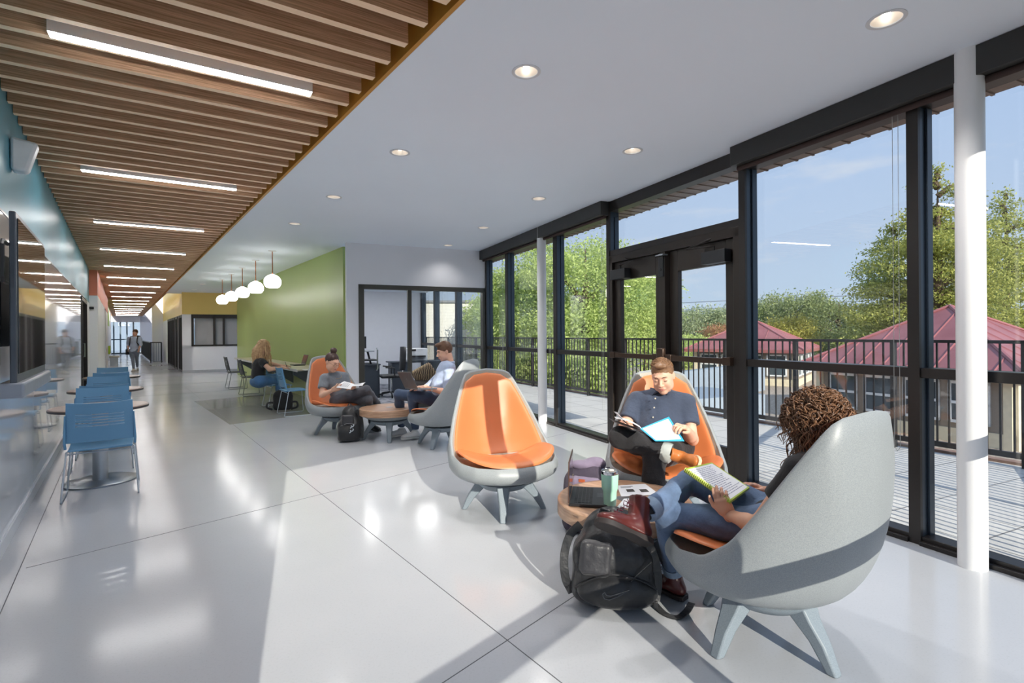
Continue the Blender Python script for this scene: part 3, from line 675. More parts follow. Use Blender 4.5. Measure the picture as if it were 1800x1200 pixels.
# red-roofed pavilions
roof_m, nt, b = newmat('red standing seam'); b.inputs['Metallic'].default_value = 0.15; b.inputs['Roughness'].default_value = 0.38
nt.links.new(ramp2(nt, noise(nt, texco(nt), 1.5, 3), 0.3, lin(152, 92, 92), 0.7, lin(172, 110, 110)), b.inputs['Base Color'])
cream = M('cream mullion', lin(224, 214, 186), 0.6); wfr = M('white window frame', lin(232, 236, 238), 0.5)
stucco = M('taupe stucco', lin(150, 138, 124), 0.85, var=0.06, vs=30)
wglass = M('far window glass', lin(74, 84, 90), 0.08, var=0.3, vs=2)
def pavilion(c, half_diag, ang, ze, za, label, seams=9):
    t = thing('pavilion', label, 'building', (c[0], c[1], 0), ang)
    R = half_diag / math.sqrt(2)
    cs = [(-R, -R), (R, -R), (R, R), (-R, R)]
    m = MB(); m.add([(x, y, ze) for x, y in cs] + [(0, 0, za)] + [(x, y, ze - 0.14) for x, y in cs], [(0, 1, 4), (1, 2, 4), (2, 3, 4), (3, 0, 4), (0, 5, 6, 1), (1, 6, 7, 2), (2, 7, 8, 3), (3, 8, 5, 0), (8, 7, 6, 5)])
    rf = m.build('roof', roof_m, t, smooth=0)
    s = MB()
    for k in range(4):
        A = Vector((*cs[k], ze)); B = Vector((*cs[(k + 1) % 4], ze)); T = Vector((0, 0, za)); E_ = (B - A)
        mid = (A + B) / 2
        n = seams
        for j in range(1, n):
            f = j / n; P = A + E_ * f
            # seam runs perpendicular to the eave until the hip
            g = min(f, 1 - f) * 2; Q = P + (T - mid) * g
            s.tube([P, Q], 0.022, 4)
        s.tube([A, T], 0.045, 6)
    s.build('seams', roof_m, rf)
    r2 = R * 0.86
    cs2 = [(-r2, -r2), (r2, -r2), (r2, r2), (-r2, r2)]
    m = MB(); m.prism(cs2, GZ, ze - 0.1); w_ = m.build('wall', stucco, t, smooth=0)
    for k in range(4):
        A = Vector((*cs2[k], 0)); B = Vector((*cs2[(k + 1) % 4], 0)); d_ = (B - A).normalized(); L = (B - A).length
        F_ = Fr(A, d_, Vector((d_.y, -d_.x, 0)))
        nwin = 4; cw = (L - 0.5) / nwin
        for j in range(nwin):
            a0 = 0.25 + j * cw + 0.05; a1 = a0 + cw - 0.16
            f = MB(); z0_, z1_ = GZ + 0.42, ze - 0.22
            f.fbox(F_, a0, a1, 0, 0.05, z0_, z0_ + 0.06); f.fbox(F_, a0, a1, 0, 0.05, z1_ - .06, z1_); f.fbox(F_, a0, a0 + .06, 0, 0.05, z0_, z1_); f.fbox(F_, a1 - .06, a1, 0, 0.05, z0_, z1_)
            f.fbox(F_, a0, a1, 0, 0.05, (z0_ + z1_) / 2 - 0.04, (z0_ + z1_) / 2 + 0.02)
            fo = fixn(f.build('window', wfr, t, smooth=0))
            g = MB(); g.fbox(F_, a0 + .05, a1 - .05, 0.005, 0.02, z0_ + .05, z1_ - .05); fixn(g.build('glass', wglass, fo, smooth=0))
        f = MB()
        for x in (0.0, L - 0.14): f.fbox(F_, x, x + 0.14, 0.0, 0.07, GZ, ze - 0.12)
        f.fbox(F_, 0, L, 0.0, 0.04, GZ, GZ + 0.3)
        fixn(f.build('corner_post', cream, t, smooth=0))
    return t
# near pavilion: centre (10.95, 12.8), corners towards (7.84, 14) and (9.75, 9.69)
va = Vector((9.75 - 10.95, 9.69 - 12.8)); ang_near = math.atan2(va.y, va.x) - math.atan2(-1, 1)
pavilion((10.95, 12.8), 3.33, ang_near, 0.54, 2.01, 'near pavilion with red standing seam hip roof and white windows, right of view')
pavilion((11.9, 25.2), 3.6, math.radians(52), 0.60, 1.98, 'farther small pavilion with red hip roof behind the right door')
# plain office block with lap siding seen through the glass office
sid, nt, b = newmat('lap siding'); v = texco(nt); wv = nt.nodes.new('ShaderNodeTexWave'); wv.bands_direction = 'Z'; wv.wave_profile = 'SAW'; wv.inputs['Scale'].default_value = 1.6; nt.links.new(v, wv.inputs['Vector'])
nt.links.new(ramp2(nt, wv.outputs['Fac'], 0.0, lin(198, 196, 186), 0.12, lin(232, 230, 220)), b.inputs['Base Color']); b.inputs['Roughness'].default_value = 0.8
bl = thing('siding_building', 'white building with horizontal siding seen through the glass office', 'building')
m = MB(); m.fbox(Fr(D(690, 600, 32) * 1, Vector((1, 0.12, 0)).normalized(), Vector((0.12, -1, 0)).normalized()), -3, 6.8, -8, 0, -5.5, 1.42)
m = MB(); A = D(690, 586, 32); A.z = 0; F_ = Fr(A, Vector((1, 0.12, 0)).normalized(), Vector((-0.12, 1, 0)).normalized())
m.fbox(F_, -4, 7.6, 0, 8, -4, 3.38); m.build('wall', sid, bl, smooth=0)
m = MB(); m.fbox(F_, -4.2, 7.75, -0.15, 8.2, 3.38, 3.52); m.build('parapet_cap', M('cap grey', lin(120, 122, 124), 0.5), bl, smooth=0)
# power lines
m = MB()
for y0, y1, yy in ((545, 527, 60), (532, 517, 60)): m.tube([D(1120, y0 - 2, yy), D(1200, y0, yy), D(1340, (y0 + y1) / 2 - 2 + 3, yy), D(1560, y1, yy), D(1700, y1 - 10, yy)], 0.03, 5)
tag(m.build('power_line', M('cable', lin(70, 76, 84), 0.6)), 'two thin power cables crossing the sky above the distant trees', 'power line')

# ------------------------------------------------------------------ trees
def leafmat(name, c0, c1, trans=0.3):
    m, nt, b = newmat(name); v = texco(nt); n = noise(nt, v, 2.2, 5, 0.7)
    oi = nt.nodes.new('ShaderNodeNewGeometry'); 
    add = nt.nodes.new('ShaderNodeMath'); add.operation = 'MULTIPLY_ADD'; nt.links.new(oi.outputs['Random Per Island'], add.inputs[0]); add.inputs[1].default_value = 0.45; 
    sub = nt.nodes.new('ShaderNodeMath'); sub.operation = 'MULTIPLY_ADD'; nt.links.new(n, sub.inputs[0]); sub.inputs[1].default_value = 0.8; sub.inputs[2].default_value = -0.12
    nt.links.new(sub.outputs[0], add.inputs[2])
    nt.links.new(ramp2(nt, add.outputs[0], 0.2, c0, 0.8, c1), b.inputs['Base Color']); b.inputs['Roughness'].default_value = 0.6
    b.inputs['Specular IOR Level'].default_value = 0.2
    o_ = [x for x in nt.nodes if x.type == 'OUTPUT_MATERIAL'][0]
    tl = nt.nodes.new('ShaderNodeBsdfTranslucent'); mxs = nt.nodes.new('ShaderNodeMixShader'); mxs.inputs[0].default_value = trans
    nt.links.new(b.outputs[0], mxs.inputs[1]); nt.links.new(tl.outputs[0], mxs.inputs[2]); nt.links.new(mxs.outputs[0], o_.inputs[0])
    tl.inputs[0].default_value = (*[c * 1.3 for c in c1], 1)
    return m
lf_g = leafmat('maple leaves', lin(120, 142, 72), lin(206, 220, 140)); lf_d = leafmat('oak leaves', lin(96, 112, 74), lin(168, 178, 122))
lf_c = leafmat('cypress needles', lin(98, 114, 58), lin(196, 196, 112)); lf_y = leafmat('yellow leaves', lin(150, 150, 60), lin(206, 196, 110))
lf_s = leafmat('silver leaves', lin(110, 124, 90), lin(182, 192, 152)); lf_r = leafmat('crape leaves', lin(110, 116, 60), lin(196, 140, 112))
bark = M('bark', lin(96, 80, 66), 0.9, var=0.25, bmp=0.5, bs=20)
def crown_mesh(blobs, n, size, rs, droop=0.0):
    # blobs: (x, y, z, rx, ry, rz); leaves gathered in sprays over each blob's shell
    rng = np.random.RandomState(rs)
    tot = sum((b_[3] * b_[5]) for b_ in blobs); V = []; 
    for b_ in blobs:
        k = int(n * (b_[3] * b_[5]) / tot)
        nsp = max(8, k // 26)
        d = rng.normal(size=(nsp, 3)); d /= np.linalg.norm(d, axis=1)[:, None]
        d[:, 2] = np.where(d[:, 2] < -0.6, -d[:, 2], d[:, 2])
        rr = rng.uniform(0.62, 1.08, nsp)[:, None]
        cen = np.array(b_[:3]) + d * rr * np.array(b_[3:])
        idx = rng.randint(0, nsp, k)
        sp = 0.16 * (b_[3] + b_[5]) / 2 + 2.0 * size
        off = rng.normal(size=(k, 3)) * sp * np.array([1, 1, 0.55]); off[:, 2] -= droop * np.abs(off[:, 0] + off[:, 1])
        V.append(cen[idx] + off)
    P = np.concatenate(V); k = len(P)
    a = rng.normal(size=(k, 3)); a /= np.linalg.norm(a, axis=1)[:, None]
    b2 = rng.normal(size=(k, 3)); b2 -= (b2 * a).sum(1)[:, None] * a; b2 /= np.linalg.norm(b2, axis=1)[:, None]
    s = size * rng.uniform(0.6, 1.4, k)[:, None]
    q0 = P - a * s; q1 = P + b2 * s * 0.5; q2 = P + a * s; q3 = P - b2 * s * 0.5
    vv = np.stack([q0, q1, q2, q3], 1).reshape(-1, 3)
    me = bpy.data.meshes.new('crown'); me.vertices.add(4 * k); me.vertices.foreach_set('co', vv.ravel().astype(np.float32))
    me.loops.add(4 * k); me.loops.foreach_set('vertex_index', np.arange(4 * k, dtype=np.int32))
    me.polygons.add(k); me.polygons.foreach_set('loop_start', np.arange(0, 4 * k, 4, dtype=np.int32)); me.polygons.foreach_set('loop_total', np.full(k, 4, dtype=np.int32))
    me.update(calc_edges=True); return me
def tree(px, depth, ytop, ybot_crown, w_px, label, leaf, n, size, rs, ground=-4.0, style='round', group=None):
    rng = random.Random(rs)
    base = D(px, 586, depth); base.z = ground
    ztop = D(px, ytop, depth).z - ground; zb = D(px, ybot_crown, depth).z - ground; R = w_px / 2 / 900 * depth
    t = thing('tree', label, 'tree', base, 0, group)
    bl = []
    if style == 'round':
        cz = (ztop + zb) / 2; hz = (ztop - zb) / 2
        bl.append((0, 0, cz, R * 0.72, R * 0.72, hz * 0.78))
        for k in range(15):
            a = rng.uniform(0, 2 * PI); u = rng.uniform(-0.75, 0.85); rad = math.sqrt(max(0, 1 - u * u))
            r = R * rng.uniform(0.26, 0.42)
            bl.append((math.cos(a) * rad * (R - r * .8), math.sin(a) * rad * (R - r * .8), cz + u * (hz - r * 0.6), r, r, r * 0.75))
    else:
        lv = 17
        for k in range(lv):
            f = k / (lv - 1); z = zb + (ztop - zb) * f; rr = R * (1 - f) ** 0.62 * rng.uniform(0.75, 1.1) + 0.12
            for j in range(6 if f < 0.75 else 3):
                a = rng.uniform(0, 2 * PI); d_ = rr * rng.uniform(0.35, 0.8)
                bl.append((math.cos(a) * d_, math.sin(a) * d_, z + rng.uniform(-.3, .3), rr * 0.42 + 0.15, rr * 0.42 + 0.15, (ztop - zb) / lv * 0.55))
    me = crown_mesh(bl, n, size * .74, rs, 0.25 if style != 'round' else 0.1); me.materials.append(leaf)
    o = bpy.data.objects.new('crown', me); COL.objects.link(o); o.parent = t
    m = MB(); m.tube([(0, 0, 0), (R * .03, 0, zb * .5), (0, R * .03, zb), (0, 0, (zb + ztop) / 2), (0, 0, ztop * 0.93)], [R * .09 + .05, R * .08 + .04, R * .07 + .03, R * .04 + .02, 0.02], 10)
    for b_ in bl[1::2]:
        c_ = Vector(b_[:3]); s0 = Vector((0, 0, min(c_.z - 0.3 * R, ztop * .9) if style == 'round' else c_.z - 0.3)); s0.z = max(s0.z, zb * 0.8)
        m.tube([s0, (s0 + c_) / 2 + Vector((0, 0, 0.06 * R)), c_], [0.03 * R + .01, 0.02 * R + .008, 0.006], 6)
    m.build('trunk', bark, t)
TG = 'trees beyond the terrace'
QT = 1.7
def nq(n): return int(n * QT)
tree(1030, 20, 408, 690, 330, 'tall bright green leafy tree filling the panes left of the double doors', lf_g, nq(30000), 0.075, 1, group=TG)
tree(905, 23, 455, 690, 150, 'mid green tree behind the slim far column', lf_g, nq(14000), 0.08, 2, group=TG)
tree(868, 30, 500, 640, 110, 'smaller tree at the window nearest the glass office', lf_g, nq(7000), 0.09, 12, group=TG)
tree(1135, 24, 480, 640, 110, 'leafy tree top seen through the left door pane', lf_g, nq(9000), 0.08, 3, group=TG)
tree(1225, 42, 530, 640, 130, 'dense silvery oak beyond the right door pane', lf_s, nq(9000), 0.13, 4, group=TG)
tree(1205, 34, 585, 660, 120, 'low bushy green tree beneath the silvery oak', lf_g, nq(6000), 0.1, 14, group=TG)
tree(1268, 36, 565, 650, 90, 'reddish flowering tree beside the far red roof', lf_r, nq(5000), 0.09, 5, group=TG)
tree(1400, 46, 508, 640, 150, 'rounded green tree above the far red roof', lf_d, nq(9000), 0.14, 6, group=TG)
tree(1345, 52, 525, 640, 130, 'distant olive tree left of the rounded green tree', lf_s, nq(7000), 0.15, 16, group=TG)
tree(1392, 36, 545, 640, 90, 'yellow green tree just behind the far red roof', lf_y, nq(6000), 0.1, 7, group=TG)
tree(1475, 42, 520, 650, 130, 'dark green tree at the foot of the cypress', lf_d, nq(8000), 0.13, 8, group=TG)
tree(1650, 30, 300, 640, 340, 'towering cypress with feathery foliage above the near red roof', lf_c, nq(34000), 0.11, 9, style='cone', group=TG)
tree(1572, 33, 395, 640, 190, 'second cypress leaning left of the tallest one', lf_c, nq(14000), 0.11, 10, style='cone', group=TG)
tree(1770, 34, 345, 640, 210, 'cypress at the right edge behind the near column', lf_c, nq(20000), 0.11, 11, style='cone', group=TG)
tree(1525, 50, 535, 640, 120, 'broad dark tree between the cypresses and the far roof', lf_d, nq(6000), 0.14, 13, group=TG)
for i, (px, yt, w_) in enumerate(((980, 545, 200), (1120, 550, 160), (1300, 548, 170), (820, 560, 180), (1640, 560, 260), (1790, 560, 240))):
    tree(px, 62, yt, 640, w_, ['far hedge-like tree behind the bright green tree', 'far tree between the tall tree and the left door', 'far tree behind the door mullion', 'far tree left of the terrace corner', 'far tree deep behind the tallest cypress', 'far tree deep behind the right edge cypress'][i], lf_d, nq(5000), 0.2, 30 + i, group=TG)
# shrubs right behind the railing on the left
for i, (px, dp, yt, yb, w_) in enumerate(((880, 19, 610, 690, 70), (945, 17.5, 608, 700, 90), (1010, 15.5, 615, 715, 80), (1060, 14.5, 612, 715, 70))):
    base = D(px, 586, dp); base.z = -1.6
    t = thing('shrub', ['dark shrub behind the railing nearest the glass office', 'dark shrub behind the railing at the slim column', 'dark shrub behind the railing in the wide pane', 'dark shrub behind the railing beside the left door'][i], 'shrub', base, 0, 'shrubs behind the terrace railing')
    R = w_ / 2 / 900 * dp; zt = D(px, yt, dp).z + 1.6
    rng = random.Random(i)
    bl = [(rng.uniform(-.5, .5) * R, rng.uniform(-.5, .5) * R, zt * rng.uniform(0.3, 0.75), R * .5, R * .5, zt * .28) for k in range(7)]
    me = crown_mesh(bl, nq(5000), 0.06, 50 + i); me.materials.append(lf_g); o = bpy.data.objects.new('foliage', me); COL.objects.link(o); o.parent = t
    m = MB()
    for k in range(5): m.tube([(0, 0, 0), (bl[k][0], bl[k][1], bl[k][2])], [0.02, 0.006], 6)
    m.build('stem', bark, t)
# ================================================================== LOUNGE CHAIRS AND ROUND TABLES
def hermite(a, b, t): return a + (b - a) * (t * t * (3 - 2 * t))
def interp(xs, ys, x):
    return float(np.interp(x, xs, ys))
# shell rim: angle 0 = front, 180 = back; radius in plan, x half width factor and height
TH = [0, 25, 50, 75, 100, 122, 140, 152, 160, 166, 180]
RZ = [.405, .406, .41, .42, .455, .55, .71, .875, .995, 1.065, 1.09]
RX = [0.0, .165, .31, .395, .425, .41, .36, .295, .24, .198, 0.0]
RY = [-.385, -.365, -.285, -.15, .02, .14, .245, .335, .40, .44, .47]
def smoothed(xs, ys):
    g = np.linspace(0, 180, 361); v = np.interp(g, xs, ys); k = np.ones(13) / 13
    sgn = -1 if ys is RX else 1
    ext = np.concatenate([sgn * v[1:21][::-1], v, sgn * v[-21:-1][::-1]])
    return g, np.convolve(ext, k, 'same')[20:-20]
_g, _z = smoothed(TH, RZ); _, _x = smoothed(TH, RX); _, _y = smoothed(TH, RY)
def rim(th):
    s = 1 if th >= 0 else -1; a = abs(th)
    return Vector((s * float(np.interp(a, _g, _x)), float(np.interp(a, _g, _y)), float(np.interp(a, _g, _z))))
BZ = 0.265
def outer(th, v):
    P = rim(th); a = math.radians(th)
    B = Vector((0.235 * math.sin(a), -0.235 * math.cos(a), BZ))
    d = Vector((P.x, P.y, 0)); L = d.length; d = d / L if L > 0 else d
    hz = P.z - BZ
    C1 = B + Vector((B.x, B.y, 0)).normalized() * (0.20 + 0.03 * hz) * 0.8 + Vector((0, 0, 0.005))
    C2 = P - Vector((0, 0, 1)) * hz * 0.52 + d * (0.055)
    u = 1 - v
    return B * u ** 3 + C1 * 3 * u * u * v + C2 * 3 * u * v * v + P * v ** 3
def inner(th, v):     # v = 0 at the seat, 1 at the rim
    th = ((th + 180.0) % 360.0) - 180.0
    P = rim(th); a = math.radians(th)
    back = max(0.0, -math.cos(a)); 
    P2 = Vector((P.x * 0.945, P.y * 0.95 if P.y < 0 else P.y - 0.018, P.z - 0.004 - 0.004 * back))
    S = Vector((0.27 * math.sin(a) , -0.285 * math.cos(a) + 0.02 if math.cos(a) > 0 else 0.02 - 0.16 * math.cos(a) , 0.394))
    hz = P2.z - S.z
    C1 = S + Vector((P2.x - S.x, P2.y - S.y, 0)) * 0.55 + Vector((0, 0, hz * 0.05 * (1 - back)))
    C2 = P2 - Vector((0, 0, hz * 0.40)) + Vector((0.0, -0.03 * back, 0))
    u = 1 - v
    return S * u ** 3 + C1 * 3 * u * u * v + C2 * 3 * u * v * v + P2 * v ** 3
def surf_pad(fn, cen, rad, thick, n1=48, n2=14, ex=2.3):
    # rounded pad laid over fn(s, t); cen, rad in (s, t) space; returns a closed mesh
    m = MB(); rings = []
    def pt(s, t, off):
        e = 1e-2
        p = fn(s, t); ps = fn(s + e * 50, t); pt_ = fn(s, t + e)
        n = (ps - p).cross(pt_ - p); n = n.normalized() if n.length > 0 else Vector((0, 0, 1))
        return p, n
    for i in range(n2 + 1):
        r = math.sin(PI / 2 * i / n2)
        ring = []
        for k in range(n1):
            a = 2 * PI * k / n1; ca, sa = math.cos(a), math.sin(a)
            sx = math.copysign(abs(ca) ** (2 / ex), ca); sy = math.copysign(abs(sa) ** (2 / ex), sa)
            w_ = 1.0
            p, n = pt(cen[0] + rad[0] * r * sx, cen[1] + rad[1] * r * sy, 0)
            h = thick * (1 - r ** 5) ** 0.5 if r < 1 else 0
            ring.append(p + n * h * SGN[0])
        rings.append(ring)
    m.loft(rings[::-1], cap0=False, cap1=True)
    return m
SGN = [1]
def shell_mesh(kind):
    N = 96
    ths = [-180 + 360 * k / N for k in range(N)]
    if kind == 'outer':
        rows = [[outer(t, v) for t in ths] for v in np.linspace(0, 1, 16)]
        # rolled lip
        lip = [[(rim(t) * 1.0 + (inner(t, 1) - rim(t)) * 0.35 + Vector((0, 0, 0.010))) for t in ths], [(rim(t) + (inner(t, 1) - rim(t)) * 0.8 + Vector((0, 0, 0.008))) for t in ths], [inner(t, 1.0) for t in ths]]
        m = MB(); m.loft(rows + lip, cap0=True, cap1=False); return m
    rows = [[inner(t, v) for t in ths] for v in np.linspace(1, 0, 16)]
    cen = Vector((0, 0.05, 0.390))
    for f in (0.66, 0.33): rows.append([cen + (inner(t, 0) - cen) * f for t in ths])
    m = MB(); m.loft(rows, cap0=False, cap1=True); return m
def base_part(parent, R=0.33, z1=0.235, rt=0.215, foot=0.03):
    m = MB(); m.lathe([(0.02, z1 - 0.075), (0.10, z1 - 0.07), (rt * 0.8, z1 - 0.05), (rt, z1 - 0.015), (rt + 0.01, z1), (rt - 0.01, z1 + 0.006), (0.02, z1 + 0.006)], n=48); m.build('base_ring', leg_grey, parent)
    for k in range(4):
        a = k * PI / 2; d = Vector((math.cos(a), math.sin(a), 0)); s = Vector((-d.y, d.x, 0))
        def sec(r, z, w, t): c = d * r + Vector((0, 0, z)); return [c - s * w - d * t, c + s * w - d * t, c + s * w * 0.8 + d * t, c - s * w * 0.8 + d * t]
        m = MB(); m.loft([sec(rt - 0.06, z1 - 0.002, .062, .065), sec(rt - 0.02, z1 - 0.05, .05, .045), sec(rt + 0.045, z1 - 0.13, .036, .032), sec(R - .012, 0.0, .027, .02)])
        m.build('leg', leg_grey, parent, bevel=0.008, smooth=50)
def lounge(loc, face, base_rot, label):
    t = thing('lounge_chair', label, 'lounge chair', loc, 0, 'egg shaped swivel lounge chairs')
    b = bpy.data.objects.new('base', None); COL.objects.link(b)
    # base legs (fixed) and shell (turned); both parented straight to the chair
    fr = math.atan2(face[0], -face[1])
    R3 = Matrix.Rotation(fr, 4, 'Z')
    bpy.data.objects.remove(b)
    n0 = len(t.children)
    base_part(t)
    for c in t.children: c.data.transform(Matrix.Rotation(base_rot, 4, 'Z'))
    parts = []
    parts.append(shell_mesh('outer').build('shell', shell_grey, t, smooth=60))
    parts.append(shell_mesh('inner').build('inner_shell', shell_taupe, t, smooth=60))
    SGN[0] = -1
    m = surf_pad(lambda s, v: inner(s, v), (180, 0.505), (68, 0.47), 0.026, ex=2.0); parts.append(fixn(m.build('back_pad', orange_vinyl, t, smooth=60)))
    # seat pad: flat rounded form
    def seatfn(s, v):
        a = math.radians(s); r = v
        x = 0.388 * r * math.sin(a); ca = math.cos(a); y = -0.08 - (0.280 * r * ca if ca > 0 else r * ca * (0.05 + 0.36 * (x / 0.388) ** 2))
        z = 0.394 + 0.016 * r * r + 0.05 * max(0, abs(x) / 0.33) ** 3 + (0.03 * max(0, (y + 0.05) / 0.3) ** 1)
        return Vector((x, y, z))
    rings = []; 
    for i in range(13):
        r = math.sin(PI / 2 * i / 12); h = 0.042 * (1 - r ** 6) ** 0.5 if r < 1 else 0
        rings.append([seatfn(360 * k / 56, r) + Vector((0, 0, h)) for k in range(56)])
    m = MB(); m.loft(rings[::-1] , cap0=False, cap1=True); parts.append(fixn(m.build('seat_pad', orange_vinyl, t, smooth=60)))
    m = MB()
    for k in range(8): a = 2 * PI * (k + .5) / 8; m.tube([(0.2 * math.cos(a), .2 * math.sin(a), .235), (.2 * math.cos(a), .2 * math.sin(a), .27)], .006, 6)
    parts.append(m.build('swivel_pins', chrome, t))
    for p in parts: p.data.transform(R3)
    return t
CH = {}

def fdir(deg): a = math.radians(deg); return (math.sin(a), -math.cos(a))    # 0 = towards the camera, + = to the right
CH['empty'] = (Vector((-0.075, 4.10, 0)), 20)
CH['near'] = (Vector((1.15, 2.36, 0)), -151)
CH['folder'] = (Vector((1.13, 3.80, 0)), -11)
CH['bun'] = (Vector((-2.50, 7.35, 0)), 45)
CH['laptop'] = (Vector((-0.90, 6.52, 0)), -116)
lounge(CH['empty'][0], fdir(CH['empty'][1]), PI / 2, 'empty egg shaped lounge chair with orange pads in the middle of the room')
lounge(CH['near'][0], fdir(CH['near'][1]), math.atan2(-.48, -.88) , 'grey shell lounge chair nearest the camera with the curly haired reader in it')
lounge(CH['folder'][0], fdir(CH['folder'][1]), 0.3, 'orange lounge chair before the double doors, man in navy shirt seated in it')
lounge(CH['bun'][0], fdir(CH['bun'][1]), 0.55, 'orange lounge chair beside the green wall, woman with hair bun seated in it')
lounge(CH['laptop'][0], fdir(CH['laptop'][1]), -0.25, 'grey shell lounge chair seen from behind, man with laptop seated in it')
def coffee(loc, rot, label):
    t = thing('coffee_table', label, 'table', loc, rot, 'round low coffee tables')
    m = MB(); R = 0.39
    m.lathe([(R - .012, .325), (R, .332), (R, .410), (R - .006, .417), (R - .03, .418), (R - .04, .416), (0.001, .416)], n=64); m.build('tabletop', wood_top, t, smooth=50)
    m = MB(); m.lathe([(R + 0.0006, .333), (R + 0.0006, .409)], n=64, cap=False); m.build('wood_band', wood_side, t, smooth=50)
    m = MB(); m.lathe([(.20, .262), (.27, .272), (.325, .30), (.362, .326), (.30, .327)], n=56); m.build('bowl', shell_grey, t, smooth=50)
    base_part(t, R=0.35, z1=.25, rt=.235)
    m = MB(); m.lathe([(0.045, .4162), (0.045, .4185), (0.038, .419), (0.001, .4185)], n=28); m.build('centre_disc', alu, t)
    return t
coffee((-1.67, 6.93, 0), 0.236, 'round walnut topped coffee table between the woman with the bun and the laptop man')
TBL = Vector((0.655, 3.04, 0)); coffee(TBL, 2.4, 'round walnut topped coffee table carrying the open laptop and mint tumbler')

# ================================================================== STACKING CHAIRS
def stack_chair(mat, label, loc, rotz, group, rod=silver_rod):
    t = thing('stacking_chair', label, 'chair', loc, rotz, group)
    # seat (front = -y)
    W_ = 0.235
    def seat(u, v):   # u across -1..1, v 0 front .. 1 back
        y = -0.22 + 0.42 * v; z = 0.455 - 0.012 * v - 0.02 * (1 - abs(u) ** 3) * math.sin(PI * v) - 0.03 * max(0, 0.18 - v) / 0.18 * 0.8
        w = W_ * (0.97 - 0.04 * v); return Vector((u * w, y, z))
    def slab(fn, nu, nv, th, nrm):
        m = MB(); top = [[fn(-1 + 2 * i / nu, j / nv) for i in range(nu + 1)] for j in range(nv + 1)]
        bot = [[p - nrm * th for p in r] for r in top]
        vs = [p for r in top for p in r] + [p for r in bot for p in r]; n0 = (nu + 1) * (nv + 1); fs = []
        for j in range(nv):
            for i in range(nu):
                a = j * (nu + 1) + i; fs.append((a, a + 1, a + nu + 2, a + nu + 1)); fs.append((n0 + a, n0 + a + nu + 1, n0 + a + nu + 2, n0 + a + 1))
        bd = [i for i in range(nu + 1)] + [j * (nu + 1) + nu for j in range(1, nv + 1)] + [nv * (nu + 1) + i for i in range(nu - 1, -1, -1)] + [j * (nu + 1) for j in range(nv - 1, 0, -1)]
        for k in range(len(bd)): a = bd[k]; b = bd[(k + 1) % len(bd)]; fs.append((a, n0 + a, n0 + b, b))
        m.add(vs, fs); return m
    fixn(slab(seat, 10, 8, 0.016, Vector((0, 0, 1))).build('seat', mat, t, bevel=0.004))
    def back(u, v):
        z = 0.50 + 0.345 * v; y = 0.205 + 0.075 * v - 0.035 * (1 - abs(u) ** 2) * 0 + 0.03 * (1 - u * u)
        w = W_ * (1.0 - 0.05 * v); return Vector((u * w, y - 0.02, z - 0.012 * (1 - u * u) * v))
    # back with five ventilation slots: panel rows between the slots
    nrm = Vector((0, 1, -0.15)).normalized()
    rows = [0.0, 0.40, 0.43, 0.475, 0.505, 0.55, 0.58, 0.625, 0.655, 0.70, 0.73, 1.0]
    m = MB()
    for k in range(0, len(rows) - 1):
        v0, v1 = rows[k], rows[k + 1]
        if k % 2 == 1:      # slot row: only solid at the sides
            for (u0, u1) in ((-1, -0.72), (0.72, 1)):
                mm_ = slab(lambda u, v, u0=u0, u1=u1, v0=v0, v1=v1: back(u0 + (u1 - u0) * (u + 1) / 2, v0 + (v1 - v0) * v), 3, 1, 0.014, nrm); m.add(mm_.v, mm_.f)
        else:
            mm_ = slab(lambda u, v, v0=v0, v1=v1: back(u, v0 + (v1 - v0) * v), 10, 3 if k in (0, 10) else 1, 0.014, nrm); m.add(mm_.v, mm_.f)
    fixn(m.build('backrest', mat, t, smooth=40))
    for s in (-1, 1):
        m = MB(); m.tube([(s * 0.237, 0.16, 0.45), (s * 0.24, 0.19, 0.50), (s * 0.236, 0.22, 0.62), (s * 0.231, 0.245, 0.74)], [0.010, .010, .008, .005], 8)
        m.build('back_bracket', mat, t)
    for s in (-1, 1):
        m = MB(); x = s * 0.215
        m.tube([(x, -0.17, 0.435), (s * 0.232, -0.19, 0.42), (s * 0.262, -0.225, 0.02), (s * 0.262, -0.21, 0.008), (s * 0.262, 0.21, 0.008), (s * 0.262, 0.225, 0.02), (s * 0.232, 0.15, 0.42), (x, 0.13, 0.435)], 0.0065, 8)
        m.build('leg', rod, t)
    m = MB(); m.tube([(-.235, -.19, .40), (.235, -.19, .40)], .0055, 8); m.tube([(-.235, .15, .40), (.235, .15, .40)], .0055, 8); m.build('stretcher', rod, t)
    return t
def rz_of(d): return math.atan2(d.x, -d.y)      # rotation that turns local -y to direction d
cfg = [(1.22, 1), ]
LT = [FC(0, 0)] 
def atz(px, py, z): return G(px, py, z)
T1 = atz(176, 713, .73); T2 = atz(187, 683.5, .73); T3 = atz(197, 661.5, .73)
def cafe_table(loc, label):
    t = thing('pedestal_table', label, 'table', (loc.x, loc.y, 0), 0.2, 'round pedestal tables along the left wall')
    m = MB(); m.lathe([(.375, .70), (.385, .704), (.385, .722), (.375, .73), (.001, .73)], n=56); o = m.build('tabletop', wood('cafe top', lin(108, 86, 76), lin(136, 112, 100), (1, 8, 8), 0.35, 2.5) if 'cafe top' not in MATS else MATS['cafe top'], t)
    m = MB(); m.lathe([(.386, .703), (.387, .723)], n=56, cap=False); m.build('edge_band', M('dark edge band', lin(62, 60, 62), .5), t)
    m = MB(); m.lathe([(.062, .02), (.062, .70)], n=32); m.build('column', alu, t)
    m = MB(); m.lathe([(.29, 0), (.29, .012), (.27, .02), (.001, .022)], n=56); m.build('foot_disc', M('brushed steel', lin(150, 158, 166), .28, metal=.9), t)
    return t
